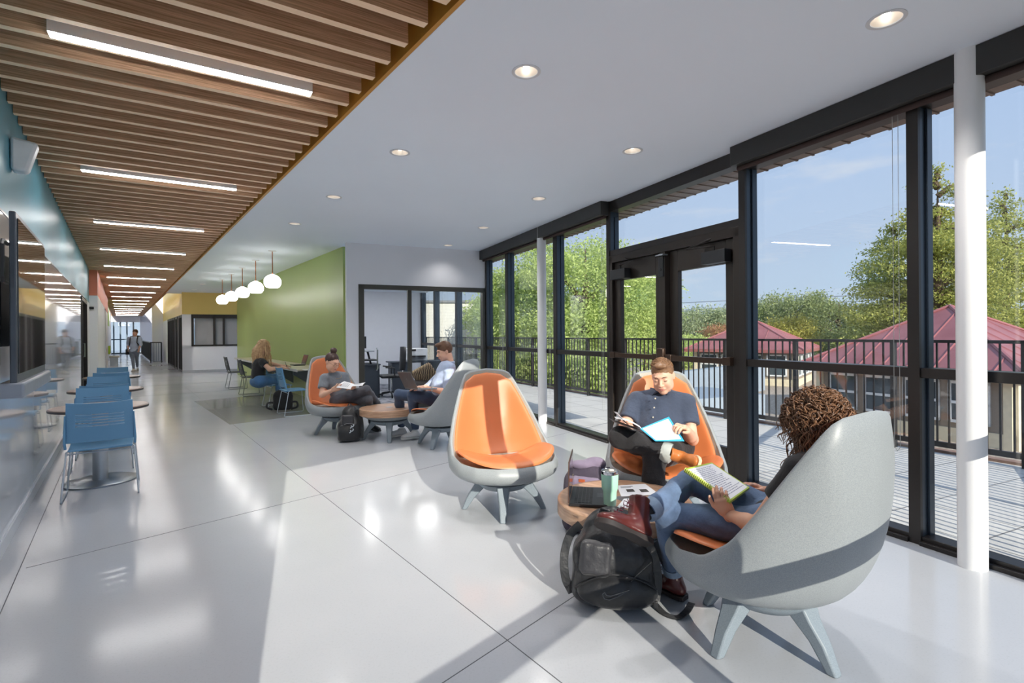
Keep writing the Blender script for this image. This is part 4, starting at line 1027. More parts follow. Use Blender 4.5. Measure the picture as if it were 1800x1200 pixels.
cafe_table(T1, 'round pedestal table nearest the camera along the left wall'); cafe_table(T2, 'middle round pedestal table along the left wall'); cafe_table(T3, 'farthest round pedestal table along the left wall')
CG = 'blue stacking chairs at the round tables'
A1 = (G(113, 888) + G(241, 866)) / 2
fwd = CD
for i, (T, sgn, lb, sh) in enumerate([(T1, -1, 'blue stacking chair with its slotted back to the camera, nearest of the left row', 0.62), (T1, 1, 'blue stacking chair on the far side of the nearest round table', 0.60),
     (T2, -1, 'blue stacking chair on the near side of the middle round table', 0.56), (T2, 1, 'blue stacking chair on the far side of the middle round table', 0.60),
     (T3, -1, 'blue stacking chair on the near side of the farthest round table', 0.56), (T3, 1, 'blue stacking chair on the far side of the farthest round table', 0.60)]):
    p = Vector((T.x, T.y, 0)) + fwd * sgn * sh
    if i == 0: p = A1 + fwd * 0.22 
    if i == 0: sc0 = stack_chair(blue_chair_m, lb, p, rz_of(fwd * -sgn) - 0.03, CG)
    else: dup(sc0, p, rz_of(fwd * -sgn), lb, CG)
# high table along the green wall with its chairs
HT = thing('long_table', 'long pale wall-side table with white edge along the green wall', 'table')
m = MB(); m.fbox(FC, 5.6, 12.4, GT - 0.66, GT - 0.012, .715, .745); m.build('tabletop', M('pale laminate', lin(200, 190, 170), .35, var=.03), HT, bevel=.003)
m = MB(); m.fbox(FC, 5.6, 12.4, GT - 0.665, GT - 0.655, .70, .747); m.build('edge', M('table edge white', lin(222, 222, 220), .4), HT, smooth=0)
for a in (6.3, 8.4, 10.4, 12.1):
    m = MB(); m.hexa([FC(a, GT - .55, .60), FC(a + .05, GT - .55, .60), FC(a + .05, GT - .02, 0.25), FC(a, GT - .02, 0.25), FC(a, GT - .55, .70), FC(a + .05, GT - .55, .70), FC(a + .05, GT - .02, .70), FC(a, GT - .02, .70)]); fixn(m.build('bracket', M('grey bracket', lin(120, 128, 138), .5), HT, smooth=0))
c_blue = G(506, 731); 
def atc(a, t): return FC(a, t)
cb = (c_blue - L0); 
seat_n = GT - 0.78
BL_A = (G(452, 722) - L0).dot(CD)
EC_A = (G(498, 732) - L0).dot(CD) + 0.15
dup(sc0, FC(EC_A, seat_n - 0.10), rz_of(CN), 'empty blue stacking chair at the long table beside the blonde woman', 'stacking chairs at the long table')
dup(sc0, FC(BL_A + 0.35, seat_n - 0.10), rz_of(CN), 'blue stacking chair under the blonde woman at the long table', 'stacking chairs at the long table')
gc = stack_chair(dk_chair_m, 'dark grey stacking chair left of the blonde woman, nearer of two', FC((G(437, 696) - L0).dot(CD) + .2, seat_n - .1), rz_of(CN), 'stacking chairs at the long table', M('dark rod', lin(120, 124, 130), .4, metal=.4))
dup(gc, FC((G(415, 684) - L0).dot(CD) + .3, seat_n - .1), rz_of(CN), 'dark grey stacking chair at the far end of the long table')
# wall outlet under the table
m = MB(); m.fbox(FC, 6.6, 6.68, GT - 0.012, GT - 0.001, .38, .50); tag(m.build('wall_outlet', ring_m, bevel=.002), 'white wall outlet low on the green wall under the long table', 'outlet')

# ================================================================== SCREEN ON THE LEFT WALL
tv = thing('wall_display', 'large dark touch display on a mount on the left wall', 'display')
m = MB(); m.fbox(FC, -0.94, 0.29, 0.168, 0.195, 1.16, 2.05); m.build('bezel', M('display grey', lin(84, 92, 102), .35, metal=.3), tv, bevel=.006)
m = MB(); m.fbox(FC, -0.905, 0.255, 0.194, 0.2, 1.21, 2.02); m.build('screen', M('black screen', lin(26, 22, 20), .04, var=.05, coat=.6, spec=.8), tv, smooth=0)
m = MB(); m.fbox(FC, -0.95, 0.30, 0.12, 0.225, 1.085, 1.165); m.build('speaker_tray', M('display light grey', lin(150, 158, 170), .35, metal=.2), tv, bevel=.012)
m = MB(); m.tube([FC(.20, .226, 1.12), FC(.20, .230, 1.12)], .008, 10); m.build('power_button', ring_m, tv)
m = MB(); m.fbox(FC, -0.8, 0.05, 0.0, 0.12, 1.35, 1.85); m.build('wall_mount', blk_plastic, tv, smooth=0)
m = MB(); m.tube([FC(-0.92, .16, 1.88), FC(-1.05, .16, 1.88), FC(-1.07, .16, 1.86), FC(-1.07, .16, 1.70), FC(-1.05, .16, 1.68), FC(-0.92, .16, 1.68)], .010, 8); m.build('grab_handle', blk_plastic, tv)
m = MB(); m.fbox(FC, -0.98, -0.90, 0.03, 0.13, 1.25, 1.80); m.build('cable_box', blk_plastic, tv, bevel=.006)
# small door stop lamp on the corridor corner
m = MB(); m.tube([FC(11.75, 0.0, 2.11), FC(11.75, 0.09, 2.11)], .03, 8); tag(m.build('door_closer_arm', blk_plastic), 'small dark arm sticking out at the blue wall corner', 'fitting')
# lime bench at the corridor end
t = thing('bench', 'lime green padded bench against the far left wall', 'bench')
m = MB(); m.fbox(FC, 26.5, 27.6, 0.12, .2, .55, .95); m.build('back_pad', lime_m, t, bevel=.02)
m = MB(); m.fbox(FC, 26.5, 27.6, 0.15, .55, .38, .46); m.build('seat_pad', M('bench grey', lin(180, 176, 170), .5), t, bevel=.02)
for a in (26.6, 27.45): m = MB(); m.fbox(FC, a, a + .05, .18, .5, 0, .38); m.build('leg', alu, t, smooth=0)

# ================================================================== OFFICE CONTENTS
desk_m = M('desk charcoal', lin(58, 66, 76), .5, var=.05); desk_top = M('desk top grey', lin(150, 156, 164), .4)
FD = Fr(FO(2.0, 2.3), -WN, WD)
t = thing('office_desk', 'charcoal office desk seen through the open glass office doorway', 'desk')
m = MB(); m.fbox(FD, -0.25, 0.6, -0.35, -0.32, 0.0, .72); m.fbox(FD, -0.25, -0.22, -0.35, 0.4, 0, .72); m.build('modesty_panel', desk_m, t, smooth=0)
m = MB(); m.fbox(FD, -0.27, 0.62, -0.38, 0.42, .72, .75); m.build('desktop', desk_m, t, bevel=.004)
t = thing('desk_riser', 'sit-stand riser with shelf on the office desk', 'desk riser')
m = MB(); m.fbox(FD, -0.15, 0.55, -0.3, 0.3, 1.02, 1.05); m.build('shelf', desk_top, t, bevel=.004)
m = MB(); m.fbox(FD, -0.2, 0.55, -0.34, 0.1, .82, .85); m.build('keyboard_tray', blk_plastic, t, bevel=.004)
for a in (-.1, .5):
    m = MB(); m.hexa([FD(a, -.25, .751), FD(a + .04, -.25, .751), FD(a + .04, -.19, .751), FD(a, -.19, .751), FD(a, .2, 1.02), FD(a + .04, .2, 1.02), FD(a + .04, .26, 1.02), FD(a, .26, 1.02)]); fixn(m.build('scissor_arm', blk_plastic, t, smooth=0))
t = thing('monitor', 'black monitor standing on the office desk riser', 'monitor')
m = MB(); m.fbox(FD, -.02, .42, -.02, .01, 1.09, 1.36); m.build('panel', blk_plastic, t, bevel=.004)
m = MB(); m.fbox(FD, .17, .23, .01, .04, 1.05, 1.22); m.fbox(FD, .10, .30, -.06, .12, 1.05, 1.062); m.build('stand', blk_plastic, t, smooth=0)
t = thing('office_chair', 'black mesh office chair behind the charcoal desk', 'chair', FO(1.50, 2.0), -PI / 2 + .35)
m = MB(); m.box((0, 0, .47), (.48, .46, .07)); m.build('seat', blk_plastic, t, bevel=.03)
m = MB(); m.loft([[Vector((x * w, .22 + .05 * (z - .6) + .05 * x * x, z)) + Vector((0, o_, 0)) for x, o_ in ((-1, 0), (-.5, -.02), (0, -.03), (.5, -.02), (1, 0), (1, .03), (0, .01), (-1, .03))] for z, w in ((.60, .17), (.7, .22), (.9, .225), (1.05, .20), (1.12, .14))]); fixn(m.build('backrest', blk_plastic, t))
m = MB(); m.tube([(0, 0, .44), (0, 0, .12)], .03, 12); m.tube([(0, .18, .46), (0, .27, .55), (0, .26, .75)], .02, 8); m.build('gas_column', chrome, t)
for k in range(5): a = k * 2 * PI / 5; m = MB(); m.tube([(0, 0, .12), (.28 * math.cos(a), .28 * math.sin(a), .07)], .018, 8); m.tube([(.28 * math.cos(a), .28 * math.sin(a) - .015, .03), (.28 * math.cos(a), .28 * math.sin(a) + .015, .03)], .03, 12); m.build('caster_leg', blk_plastic, t)
for s in (-1, 1): m = MB(); m.tube([(s * .22, .05, .46), (s * .28, .05, .5), (s * .28, .05, .66), (s * .28, -.14, .68)], .015, 8); m.build('armrest', blk_plastic, t)
FE = Fr(FO(0.32, 3.2), -WN, WD)
t = thing('side_desk', 'second dark desk along the office windows', 'desk')
m = MB(); m.fbox(FE, -.5, 1.0, -.3, .3, .70, .73); m.build('desktop', desk_m, t, bevel=.004)
m = MB(); m.fbox(FE, -.5, .1, -.28, -.25, .1, .70); m.build('panel', desk_m, t, smooth=0)
m = MB(); m.fbox(FE, .5, .95, -.28, -.25, 0, .70); m.build('panel', desk_m, t, smooth=0)
for a in (-.45, .9): m = MB(); m.fbox(FE, a, a + .05, -.25, .25, 0, .70); m.build('leg', desk_m, t, smooth=0)
t = thing('printer', 'white desktop printer on the second office desk', 'printer')
m = MB(); m.fbox(FE, .05, .55, -.2, .22, .731, 1.05); m.build('body', M('printer white', lin(222, 224, 228), .4), t, bevel=.02)
m = MB(); m.fbox(FE, .10, .50, -.205, -.19, .82, .87); m.fbox(FE, .35, .52, -.21, -.19, .98, 1.03); m.build('paper_slot', blk_plastic, t, smooth=0)
m = MB(); m.fbox(FE, .14, .48, -.32, -.2, .80, .815); m.build('output_tray', dk_plastic, t, smooth=0)
# ================================================================== ORGANIC SHAPES: smooth unions of tapered limbs, meshed
def V3(a): return np.array([a[0], a[1], a[2]], dtype=float)
def cap(a, b, ra, rb, cuts=None, k=None): return dict(t='c', a=V3(a), b=V3(b), ra=ra, rb=rb, cuts=cuts or [], k=k)
def ell(c, r, R=None, cuts=None, k=None): return dict(t='e', c=V3(c), r=V3(r), R=np.array(R) if R is not None else np.eye(3), cuts=cuts or [], k=k)
def rbox(c, h, rad, R=None, cuts=None, k=None): return dict(t='b', c=V3(c), h=V3(h), rad=rad, R=np.array(R) if R is not None else np.eye(3), cuts=cuts or [], k=k)
def neg(p): p['neg'] = True; return p
def pbounds(p):
    if p['t'] == 'c': lo = np.minimum(p['a'] - p['ra'], p['b'] - p['rb']); hi = np.maximum(p['a'] + p['ra'], p['b'] + p['rb'])
    else:
        ext = np.abs(p['R'].T if False else p['R']) @ (p['r'] if p['t'] == 'e' else p['h']); lo = p['c'] - ext; hi = p['c'] + ext
    return lo, hi
def peval(p, X):
    if p['t'] == 'c':
        ab = p['b'] - p['a']; L2 = max(1e-12, ab @ ab); t = np.clip(((X - p['a']) @ ab) / L2, 0, 1)
        d = np.linalg.norm(X - p['a'] - t[..., None] * ab, axis=-1) - (p['ra'] + (p['rb'] - p['ra']) * t)
    elif p['t'] == 'e':
        q = (X - p['c']) @ p['R']; k0 = np.linalg.norm(q / p['r'], axis=-1); k1 = np.linalg.norm(q / (p['r'] ** 2), axis=-1)
        d = k0 * (k0 - 1) / np.maximum(k1, 1e-9)
    else:
        q = np.abs((X - p['c']) @ p['R']) - (p['h'] - p['rad']); d = np.linalg.norm(np.maximum(q, 0), axis=-1) + np.minimum(q.max(-1), 0) - p['rad']
    for (o, n) in p['cuts']:
        n = V3(n); n = n / np.linalg.norm(n); d = np.maximum(d, (X - V3(o)) @ n)
    return d
def sdf_raw(prims, res, k=0.02, disp=None, pad=None):
    pos = [p for p in prims if not p.get('neg')]
    b = [pbounds(p) for p in pos]; pad = pad or (2.5 * res + k * 0.5)
    lo = np.min([x[0] for x in b], 0) - pad; hi = np.max([x[1] for x in b], 0) + pad
    n = np.ceil((hi - lo) / res).astype(int) + 1
    ax = [lo[i] + res * np.arange(n[i]) for i in range(3)]
    F = np.full(n, 1.0)
    for p in prims:
        kk = p['k'] if p['k'] is not None else k
        pl, ph = pbounds(p); m = kk + 3 * res + 0.01
        i0 = np.maximum(0, np.floor((pl - m - lo) / res).astype(int)); i1 = np.minimum(n, np.ceil((ph + m - lo) / res).astype(int) + 1)
        if (i1 <= i0).any(): continue
        sl = tuple(slice(i0[i], i1[i]) for i in range(3))
        X = np.stack(np.meshgrid(ax[0][sl[0]], ax[1][sl[1]], ax[2][sl[2]], indexing='ij'), -1)
        d = peval(p, X); f = F[sl]
        if p.get('neg'):
            d = -d; h = np.clip(0.5 - 0.5 * (f - d) / kk, 0, 1); F[sl] = np.maximum(f, d) if kk <= 0 else f * (1 - h) + d * h + kk * h * (1 - h)
        else:
            h = np.clip(0.5 + 0.5 * (f - d) / kk, 0, 1); F[sl] = f * (1 - h) + d * h - kk * h * (1 - h)
    if disp is not None:
        X = np.stack(np.meshgrid(*ax, indexing='ij'), -1); F = F + disp(X)
    # surface nets
    S = F < 0
    c = [S[dx:n[0] - 1 + dx, dy:n[1] - 1 + dy, dz:n[2] - 1 + dz] for dx in (0, 1) for dy in (0, 1) for dz in (0, 1)]
    cnt = sum(x.astype(np.int8) for x in c); act = (cnt > 0) & (cnt < 8)
    I = np.argwhere(act); idx = -np.ones(act.shape, dtype=np.int64); idx[act] = np.arange(len(I))
    P = np.zeros((len(I), 3)); W = np.zeros(len(I))
    cor = [(dx, dy, dz) for dx in (0, 1) for dy in (0, 1) for dz in (0, 1)]
    val = [F[I[:, 0] + a, I[:, 1] + b_, I[:, 2] + c_] for a, b_, c_ in cor]
    for i in range(8):
        for j in range(i + 1, 8):
            if sum(abs(cor[i][q] - cor[j][q]) for q in range(3)) != 1: continue
            a, b_ = val[i], val[j]; cr_ = (a < 0) != (b_ < 0); t = np.where(cr_, a / np.where(cr_, a - b_, 1), 0)
            pt = np.array(cor[i]) + t[:, None] * (np.array(cor[j]) - np.array(cor[i]))
            P += pt * cr_[:, None]; W += cr_
    P = P / W[:, None] + I; P = lo + P * res
    Q = []
    for axis in range(3):
        o = [0, 1, 2]; o.remove(axis)
        A = S; sl0 = [slice(None)] * 3; sl1 = [slice(None)] * 3; sl0[axis] = slice(0, -1); sl1[axis] = slice(1, None)
        e = S[tuple(sl0)] != S[tuple(sl1)]; E_ = np.argwhere(e)
        ok = (E_[:, o[0]] > 0) & (E_[:, o[1]] > 0) & (E_[:, o[0]] < n[o[0]] - 1) & (E_[:, o[1]] < n[o[1]] - 1); E_ = E_[ok]
        q = []
        for du, dv in ((0, 0), (-1, 0), (-1, -1), (0, -1)):
            T = E_.copy(); T[:, o[0]] += du; T[:, o[1]] += dv; q.append(idx[T[:, 0], T[:, 1], T[:, 2]])
        q = np.stack(q, 1); ins = S[E_[:, 0], E_[:, 1], E_[:, 2]]
        if axis == 1: ins = ~ins
        q[~ins] = q[~ins][:, ::-1]; Q.append(q)
    Q = np.concatenate(Q); Q = Q[(Q >= 0).all(1)]
    return P, Q
def np_mesh(name, sets, mat, parent=None, smooth_iter=1, mats=None, matidx=None):
    vs = []; fs = []; o = 0
    for P, Q in sets: vs.append(P); fs.append(Q + o); o += len(P)
    P = np.concatenate(vs); Q = np.concatenate(fs)
    for _ in range(smooth_iter):
        acc = np.zeros_like(P); c = np.zeros(len(P))
        for i in range(4): a = Q[:, i]; b_ = Q[:, (i + 1) % 4]; np.add.at(acc, a, P[b_]); np.add.at(c, a, 1); np.add.at(acc, b_, P[a]); np.add.at(c, b_, 1)
        P = P * 0.5 + 0.5 * acc / np.maximum(c, 1)[:, None]
    me = bpy.data.meshes.new(name); k = len(Q)
    me.vertices.add(len(P)); me.vertices.foreach_set('co', P.ravel().astype(np.float32))
    me.loops.add(4 * k); me.loops.foreach_set('vertex_index', Q.ravel().astype(np.int32))
    me.polygons.add(k); me.polygons.foreach_set('loop_start', np.arange(0, 4 * k, 4, dtype=np.int32)); me.polygons.foreach_set('loop_total', np.full(k, 4, dtype=np.int32))
    me.polygons.foreach_set('use_smooth', [True] * k); me.update(calc_edges=True)
    me.materials.append(mat)
    ob = bpy.data.objects.new(name, me); COL.objects.link(ob)
    if parent is not None: ob.parent = parent
    return ob
def organic(name, prims, mat, parent=None, res=0.01, k=0.02, disp=None, it=1): return np_mesh(name, [sdf_raw(prims, res, k, disp)], mat, parent, it)
# ================================================================== PEOPLE
def skinmat(name, c, var=0.06):
    m, nt, b = newmat(name); n = noise(nt, texco(nt), 14, 4)
    nt.links.new(ramp2(nt, n, 0.3, tuple(x * (1 - var) for x in c), 0.7, tuple(min(1, x * (1 + var)) for x in c)), b.inputs['Base Color'])
    b.inputs['Roughness'].default_value = 0.5; b.inputs['Subsurface Weight'].default_value = 0.12; b.inputs['Subsurface Radius'].default_value = (0.012, 0.005, 0.003); b.inputs['Subsurface Scale'].default_value = 0.6
    MATS[name] = m; return m
skin_a = skinmat('fair skin', lin(226, 178, 152)); skin_b = skinmat('warm skin', lin(212, 162, 134))
lip_m = skinmat('lip skin', lin(196, 128, 116)); brow_m = M('brow hair', lin(84, 58, 42), .8)
def clothmat(name, c, rough=0.85, var=0.12, vs=9, bs=28, bmp=0.35, weave=True):
    m, nt, b = newmat(name); v = texco(nt); n = noise(nt, v, vs, 5, .6)
    nt.links.new(ramp2(nt, n, 0.3, tuple(x * (1 - var) for x in c), 0.7, tuple(min(1, x * (1 + var)) for x in c)), b.inputs['Base Color'])
    b.inputs['Roughness'].default_value = rough; b.inputs['Sheen Weight'].default_value = 0.15
    n2 = noise(nt, v, bs, 3, .55); bump(nt, b, n2, bmp, 0.012); MATS[name] = m; return m
denim = clothmat('blue denim', lin(92, 114, 146), var=0.22, vs=14); denim_d = clothmat('dark denim', lin(62, 78, 104), var=.2)
denim_g = clothmat('charcoal denim', lin(78, 80, 88), var=.2); black_c = clothmat('black cotton', lin(30, 30, 33)); chino = clothmat('black chino', lin(38, 37, 40), bmp=.5)
navy = clothmat('navy cotton', lin(58, 68, 88), bmp=.45); grey_t = clothmat('heather grey jersey', lin(122, 128, 136), var=.1, vs=60)
ltblue = clothmat('pale blue oxford', lin(164, 180, 208), var=.08, vs=30, bmp=.5); cuff_m = clothmat('pale denim cuff', lin(176, 180, 176)); jean_blue = clothmat('mid blue jeans', lin(70, 112, 156))
tan_l = M('tan leather', lin(190, 112, 52), .4, var=.15, vs=12); ox_l = M('oxblood leather', lin(88, 40, 38), .28, var=.25, vs=10); sole_m = M('dark rubber sole', lin(40, 34, 34), .5); sole_l = M('pale leather sole', lin(206, 186, 152), .6); white_shoe = M('white trainer', lin(220, 220, 220), .5)
def hairmat(name, c0, c1, rough=.45):
    m, nt, b = newmat(name); v = texco(nt); n = noise(nt, v, 26, 4, .7)
    g_ = nt.nodes.new('ShaderNodeNewGeometry'); ad = nt.nodes.new('ShaderNodeMath'); ad.operation = 'MULTIPLY_ADD'; ad.inputs[1].default_value = .5; nt.links.new(g_.outputs['Random Per Island'], ad.inputs[0])
    ml = nt.nodes.new('ShaderNodeMath'); ml.operation = 'MULTIPLY_ADD'; ml.inputs[1].default_value = .9; ml.inputs[2].default_value = -.2; nt.links.new(n, ml.inputs[0]); nt.links.new(ml.outputs[0], ad.inputs[2])
    nt.links.new(ramp2(nt, ad.outputs[0], .15, c0, .85, c1), b.inputs['Base Color']); b.inputs['Roughness'].default_value = rough; b.inputs['Specular IOR Level'].default_value = .4
    MATS[name] = m; return m
hair_curly = hairmat('dark brown curls', lin(52, 36, 28), lin(158, 118, 88)); hair_blonde = hairmat('strawberry blonde hair', lin(150, 106, 70), lin(228, 192, 146)); hair_bun = hairmat('dark brown hair', lin(56, 40, 36), lin(96, 72, 62))
hair_man = hairmat('light brown hair', lin(88, 62, 44), lin(160, 122, 88)); hair_man2 = hairmat('brown hair', lin(80, 56, 42), lin(128, 94, 70))
def headR(yaw, pitch, roll=0.0):
    # head local: face looks along -y; yaw turns like fdir (degrees), pitch > 0 looks down
    return (Matrix.Rotation(math.radians(yaw), 3, 'Z') @ Matrix.Rotation(math.radians(pitch), 3, 'X') @ Matrix.Rotation(math.radians(roll), 3, 'Y'))
class Head:
    def __init__(s, c, yaw, pitch, roll=0.0, sc=1.0): s.c = Vector(c); s.R = headR(yaw, pitch, roll); s.s = sc
    def p(s, x, y, z): return s.c + s.R @ (Vector((x, y, z)) * s.s)
    def e(s, c, r, k=None, rot=None):
        Rm = s.R if rot is None else s.R @ rot
        return ell(s.p(*c), [x * s.s for x in r], np.array(Rm), k=k)
    def cp(s, a, b, ra, rb, k=None): return cap(s.p(*a), s.p(*b), ra * s.s, rb * s.s, k=k)
def head_prims(h, neck=None, male=False):
    P = [h.e((0, .018, .032), (.074, .092, .086)), h.e((0, -.022, -.02), (.064, .070, .088), k=.03), h.e((0, -.058, -.094), (.027 if male else .022, .024, .02), k=.03),
         h.e((.046, -.015, -.062), (.022, .045, .03), k=.03), h.e((-.046, -.015, -.062), (.022, .045, .03), k=.03),
         h.e((.036, -.064, -.024), (.022, .02, .024), k=.02), h.e((-.036, -.064, -.024), (.022, .02, .024), k=.02),
         h.e((0, -.078, .032), (.046, .014, .010), k=.016),
         neg(h.e((.031, -.098, .010), (.016, .015, .011), k=.010)), neg(h.e((-.031, -.098, .010), (.016, .015, .011), k=.010)),
         h.e((.031, -.077, .009), (.0145, .011, .0115), k=.003), h.e((-.031, -.077, .009), (.0145, .011, .0115), k=.003),
         h.cp((0, -.086, .016), (0, -.110, -.024), .0075, .0105, k=.010), h.e((.011, -.098, -.030), (.0085, .010, .007), k=.006), h.e((-.011, -.098, -.030), (.0085, .010, .007), k=.006),
         h.e((0, -.088, -.055), (.024, .012, .012), k=.012),
         neg(h.e((0, -.101, -.0575), (.020, .006, .0016), k=.004)),
         h.e((.076, .012, -.002), (.007, .019, .030), k=.006, rot=Matrix.Rotation(-.25, 3, 'Z')), h.e((-.076, .012, -.002), (.007, .019, .030), k=.006, rot=Matrix.Rotation(.25, 3, 'Z')),
         neg(h.e((.084, .006, .002), (.004, .010, .016), k=.005)), neg(h.e((-.084, .006, .002), (.004, .010, .016), k=.005))]
    return P
def face_parts(h, body_parent, hair_c=None, brow=None):
    b = organic('lips', [h.e((0, -.0955, -.0525), (.0195, .0062, .0042)), h.e((0, -.0955, -.0620), (.017, .0066, .0052))], lip_m, body_parent, .0022, .002)
    bw = brow or brow_m
    for s in (-1, 1):
        m = MB(); pts = [h.p(s * x, y, z) for x, y, z in ((.013, -.093, .030), (.025, -.0925, .0345), (.038, -.086, .034), (.049, -.075, .028))]; m.tube(pts, [.0026, .0032, .0028, .001], 6); m.build('eyebrow', bw, body_parent)
        m = MB(); pts = [h.p(s * (.031 + .0145 * math.cos(t)), -.0885 + .006 * abs(math.cos(t)) ** 2, .0045 - .0035 * math.sin(t)) for t in np.linspace(0, PI, 9)]; m.tube(pts, [.0004, .0010, .0013, .0014, .0014, .0014, .0013, .0010, .0004], 5); m.build('eyelashes', MATS.get('lash') or M('lash', lin(40, 28, 24), .7), body_parent)
def strands(name, mat, parent, curves, r0, n=5, taper=0.35):
    m = MB()
    for c in curves:
        k = len(c); m.tube(c, [r0 * (1 - (1 - taper) * (i / (k - 1)) ** 2) for i in range(k)], n)
    return m.build(name, mat, parent, smooth=60)
def hand_prims(w, d, palm_n, side, curl=0.5, s=1.0, thumb=0.6, spread=0.10):
    """w wrist, d direction wrist->knuckles, palm_n normal pointing out of the palm, side +1/-1 = thumb towards +/- cross(d, palm_n)."""
    w = Vector(w); d = Vector(d).normalized(); pn = Vector(palm_n); pn = (pn - d * pn.dot(d)).normalized(); x = d.cross(pn) * side      # x towards the thumb
    P = []; L = .085 * s
    Rm = np.array([list(x), list(d), list(pn)]).T
    P.append(rbox(w + d * L * .56, (.040 * s, .046 * s, .0135 * s), .013 * s, Rm, k=.014)); P.append(cap(w - d * .02 * s, w + d * .03 * s, .025 * s, .026 * s, k=.02))
    for i, (ox, ln, r) in enumerate(((.029, .072, .0088), (.0095, .080, .0092), (-.0105, .074, .0088), (-.029, .058, .0078))):
        b = w + d * (L * (1.0 - .05 * abs(i - 1))) + x * ox * s
        c1 = curl * (0.85 + .1 * i); dd = (d * math.cos(c1 * .75) + pn * math.sin(c1 * .75) + x * spread * (1.5 - i) * .5).normalized(); p1 = b + dd * ln * .46 * s
        a2 = c1 * 1.9; dd2 = (d * math.cos(a2) + pn * math.sin(a2)).normalized(); p2 = p1 + dd2 * ln * .30 * s
        a3 = c1 * 2.6; dd3 = (d * math.cos(a3) + pn * math.sin(a3)).normalized(); p3 = p2 + dd3 * ln * .24 * s
        P += [cap(b - d * .02 * s, p1, r * 1.05 * s, r * s, k=.004), cap(p1, p2, r * s, r * .92 * s, k=.003), cap(p2, p3, r * .92 * s, r * .78 * s, k=.003)]
    t0 = w + d * .022 * s + x * .026 * s; t1 = t0 + (d * .7 + x * .55 + pn * .45 * thumb).normalized() * .042 * s; t2 = t1 + (d * .85 + x * (.25 - .3 * thumb) + pn * .5 * thumb).normalized() * .030 * s; t3 = t2 + (d * .9 - x * .1 + pn * .35 * thumb).normalized() * .022 * s
    P += [cap(t0, t1, .0155 * s, .0115 * s, k=.010), cap(t1, t2, .0112 * s, .0098 * s, k=.003), cap(t2, t3, .0098 * s, .008 * s, k=.003)]
    return P
def folds(amp, freq, seed=0):
    r = np.random.RandomState(seed); ks = [(r.normal(size=3) * freq, r.uniform(0, 6.28)) for _ in range(5)]
    def f(X):
        d = 0
        for k_, ph in ks: d = d + np.sin(X @ k_ + ph + 1.5 * np.sin(X[..., 2] * freq * .7 + ph))
        return amp * d / 5
    return f
def boot(name, ankle, toe_dir, up, parent, mat, sole, L=.27, s=1.0, shaft=.10, laces=None, res=.006, heel=.02):
    """ankle = centre of the ankle; toe_dir horizontal-ish toe direction in the foot's plane; up = towards the shin."""
    a = Vector(ankle); t = Vector(toe_dir).normalized(); u = Vector(up); u = (u - t * u.dot(t)).normalized(); x = t.cross(u)
    Rm = np.array([list(x), list(t), list(u)]).T; h = .075 * s
    q = lambda f, z, sd=0: a + t * f * s + u * z * s + x * sd * s
    P = [cap(q(0, shaft), q(-.005, -.01), .046 * s, .045 * s), ell(q(-.03, -.045), (.036 * s, .042 * s, .035 * s), Rm, k=.03), ell(q(.05, -.04), (.040 * s, .085 * s, .034 * s), Rm, k=.03), ell(q(.125, -.055), (.045 * s, .062 * s, .026 * s), Rm, k=.03)]
    for p in P: p['cuts'] = [(q(0, -.072), -u), (q(0, shaft), u)]
    o = organic(name, P, mat, parent, res * s, .02)
    m = MB(); rings = []
    prof = [(-.072, .026), (-.055, .036), (-.02, .037), (.03, .034), (.08, .043), (.13, .046), (.165, .038), (.188, .018)]
    out = [(f, w_) for f, w_ in prof] + [(f, -w_) for f, w_ in prof[::-1]]
    bot = lambda f: -.072 - .022
    vs0 = [q(f, -.068, w_ * 1.06) for f, w_ in out]; vs1 = [q(f, -.092 if not (.005 < f < .05) else -.086, w_ * 1.06) for f, w_ in out]
    n = len(out); m.add(vs0 + vs1, [tuple(range(n)), tuple(range(2 * n - 1, n - 1, -1))] + [(i, i + n, (i + 1) % n + n, (i + 1) % n) for i in range(n)])
    fixn(m.build('sole', sole, o, bevel=.003))
    if laces:
        m = MB()
        for i in range(6):
            f = .035 + .012 * i; z = .045 - .0135 * i
            m.tube([q(.030 + .014 * i, .052 - .014 * i, -.022), q(.044 + .014 * i, .060 - .014 * i, 0), q(.030 + .014 * i, .052 - .014 * i, .022)], .0022, 5)
        m.tube([q(.05, .050, 0), q(.065, .058, .016), q(.062, .042, .024)], .002, 5); m.tube([q(.05, .050, 0), q(.068, .056, -.016), q(.062, .038, -.024)], .002, 5)
        m.build('laces', laces, o)
    return o
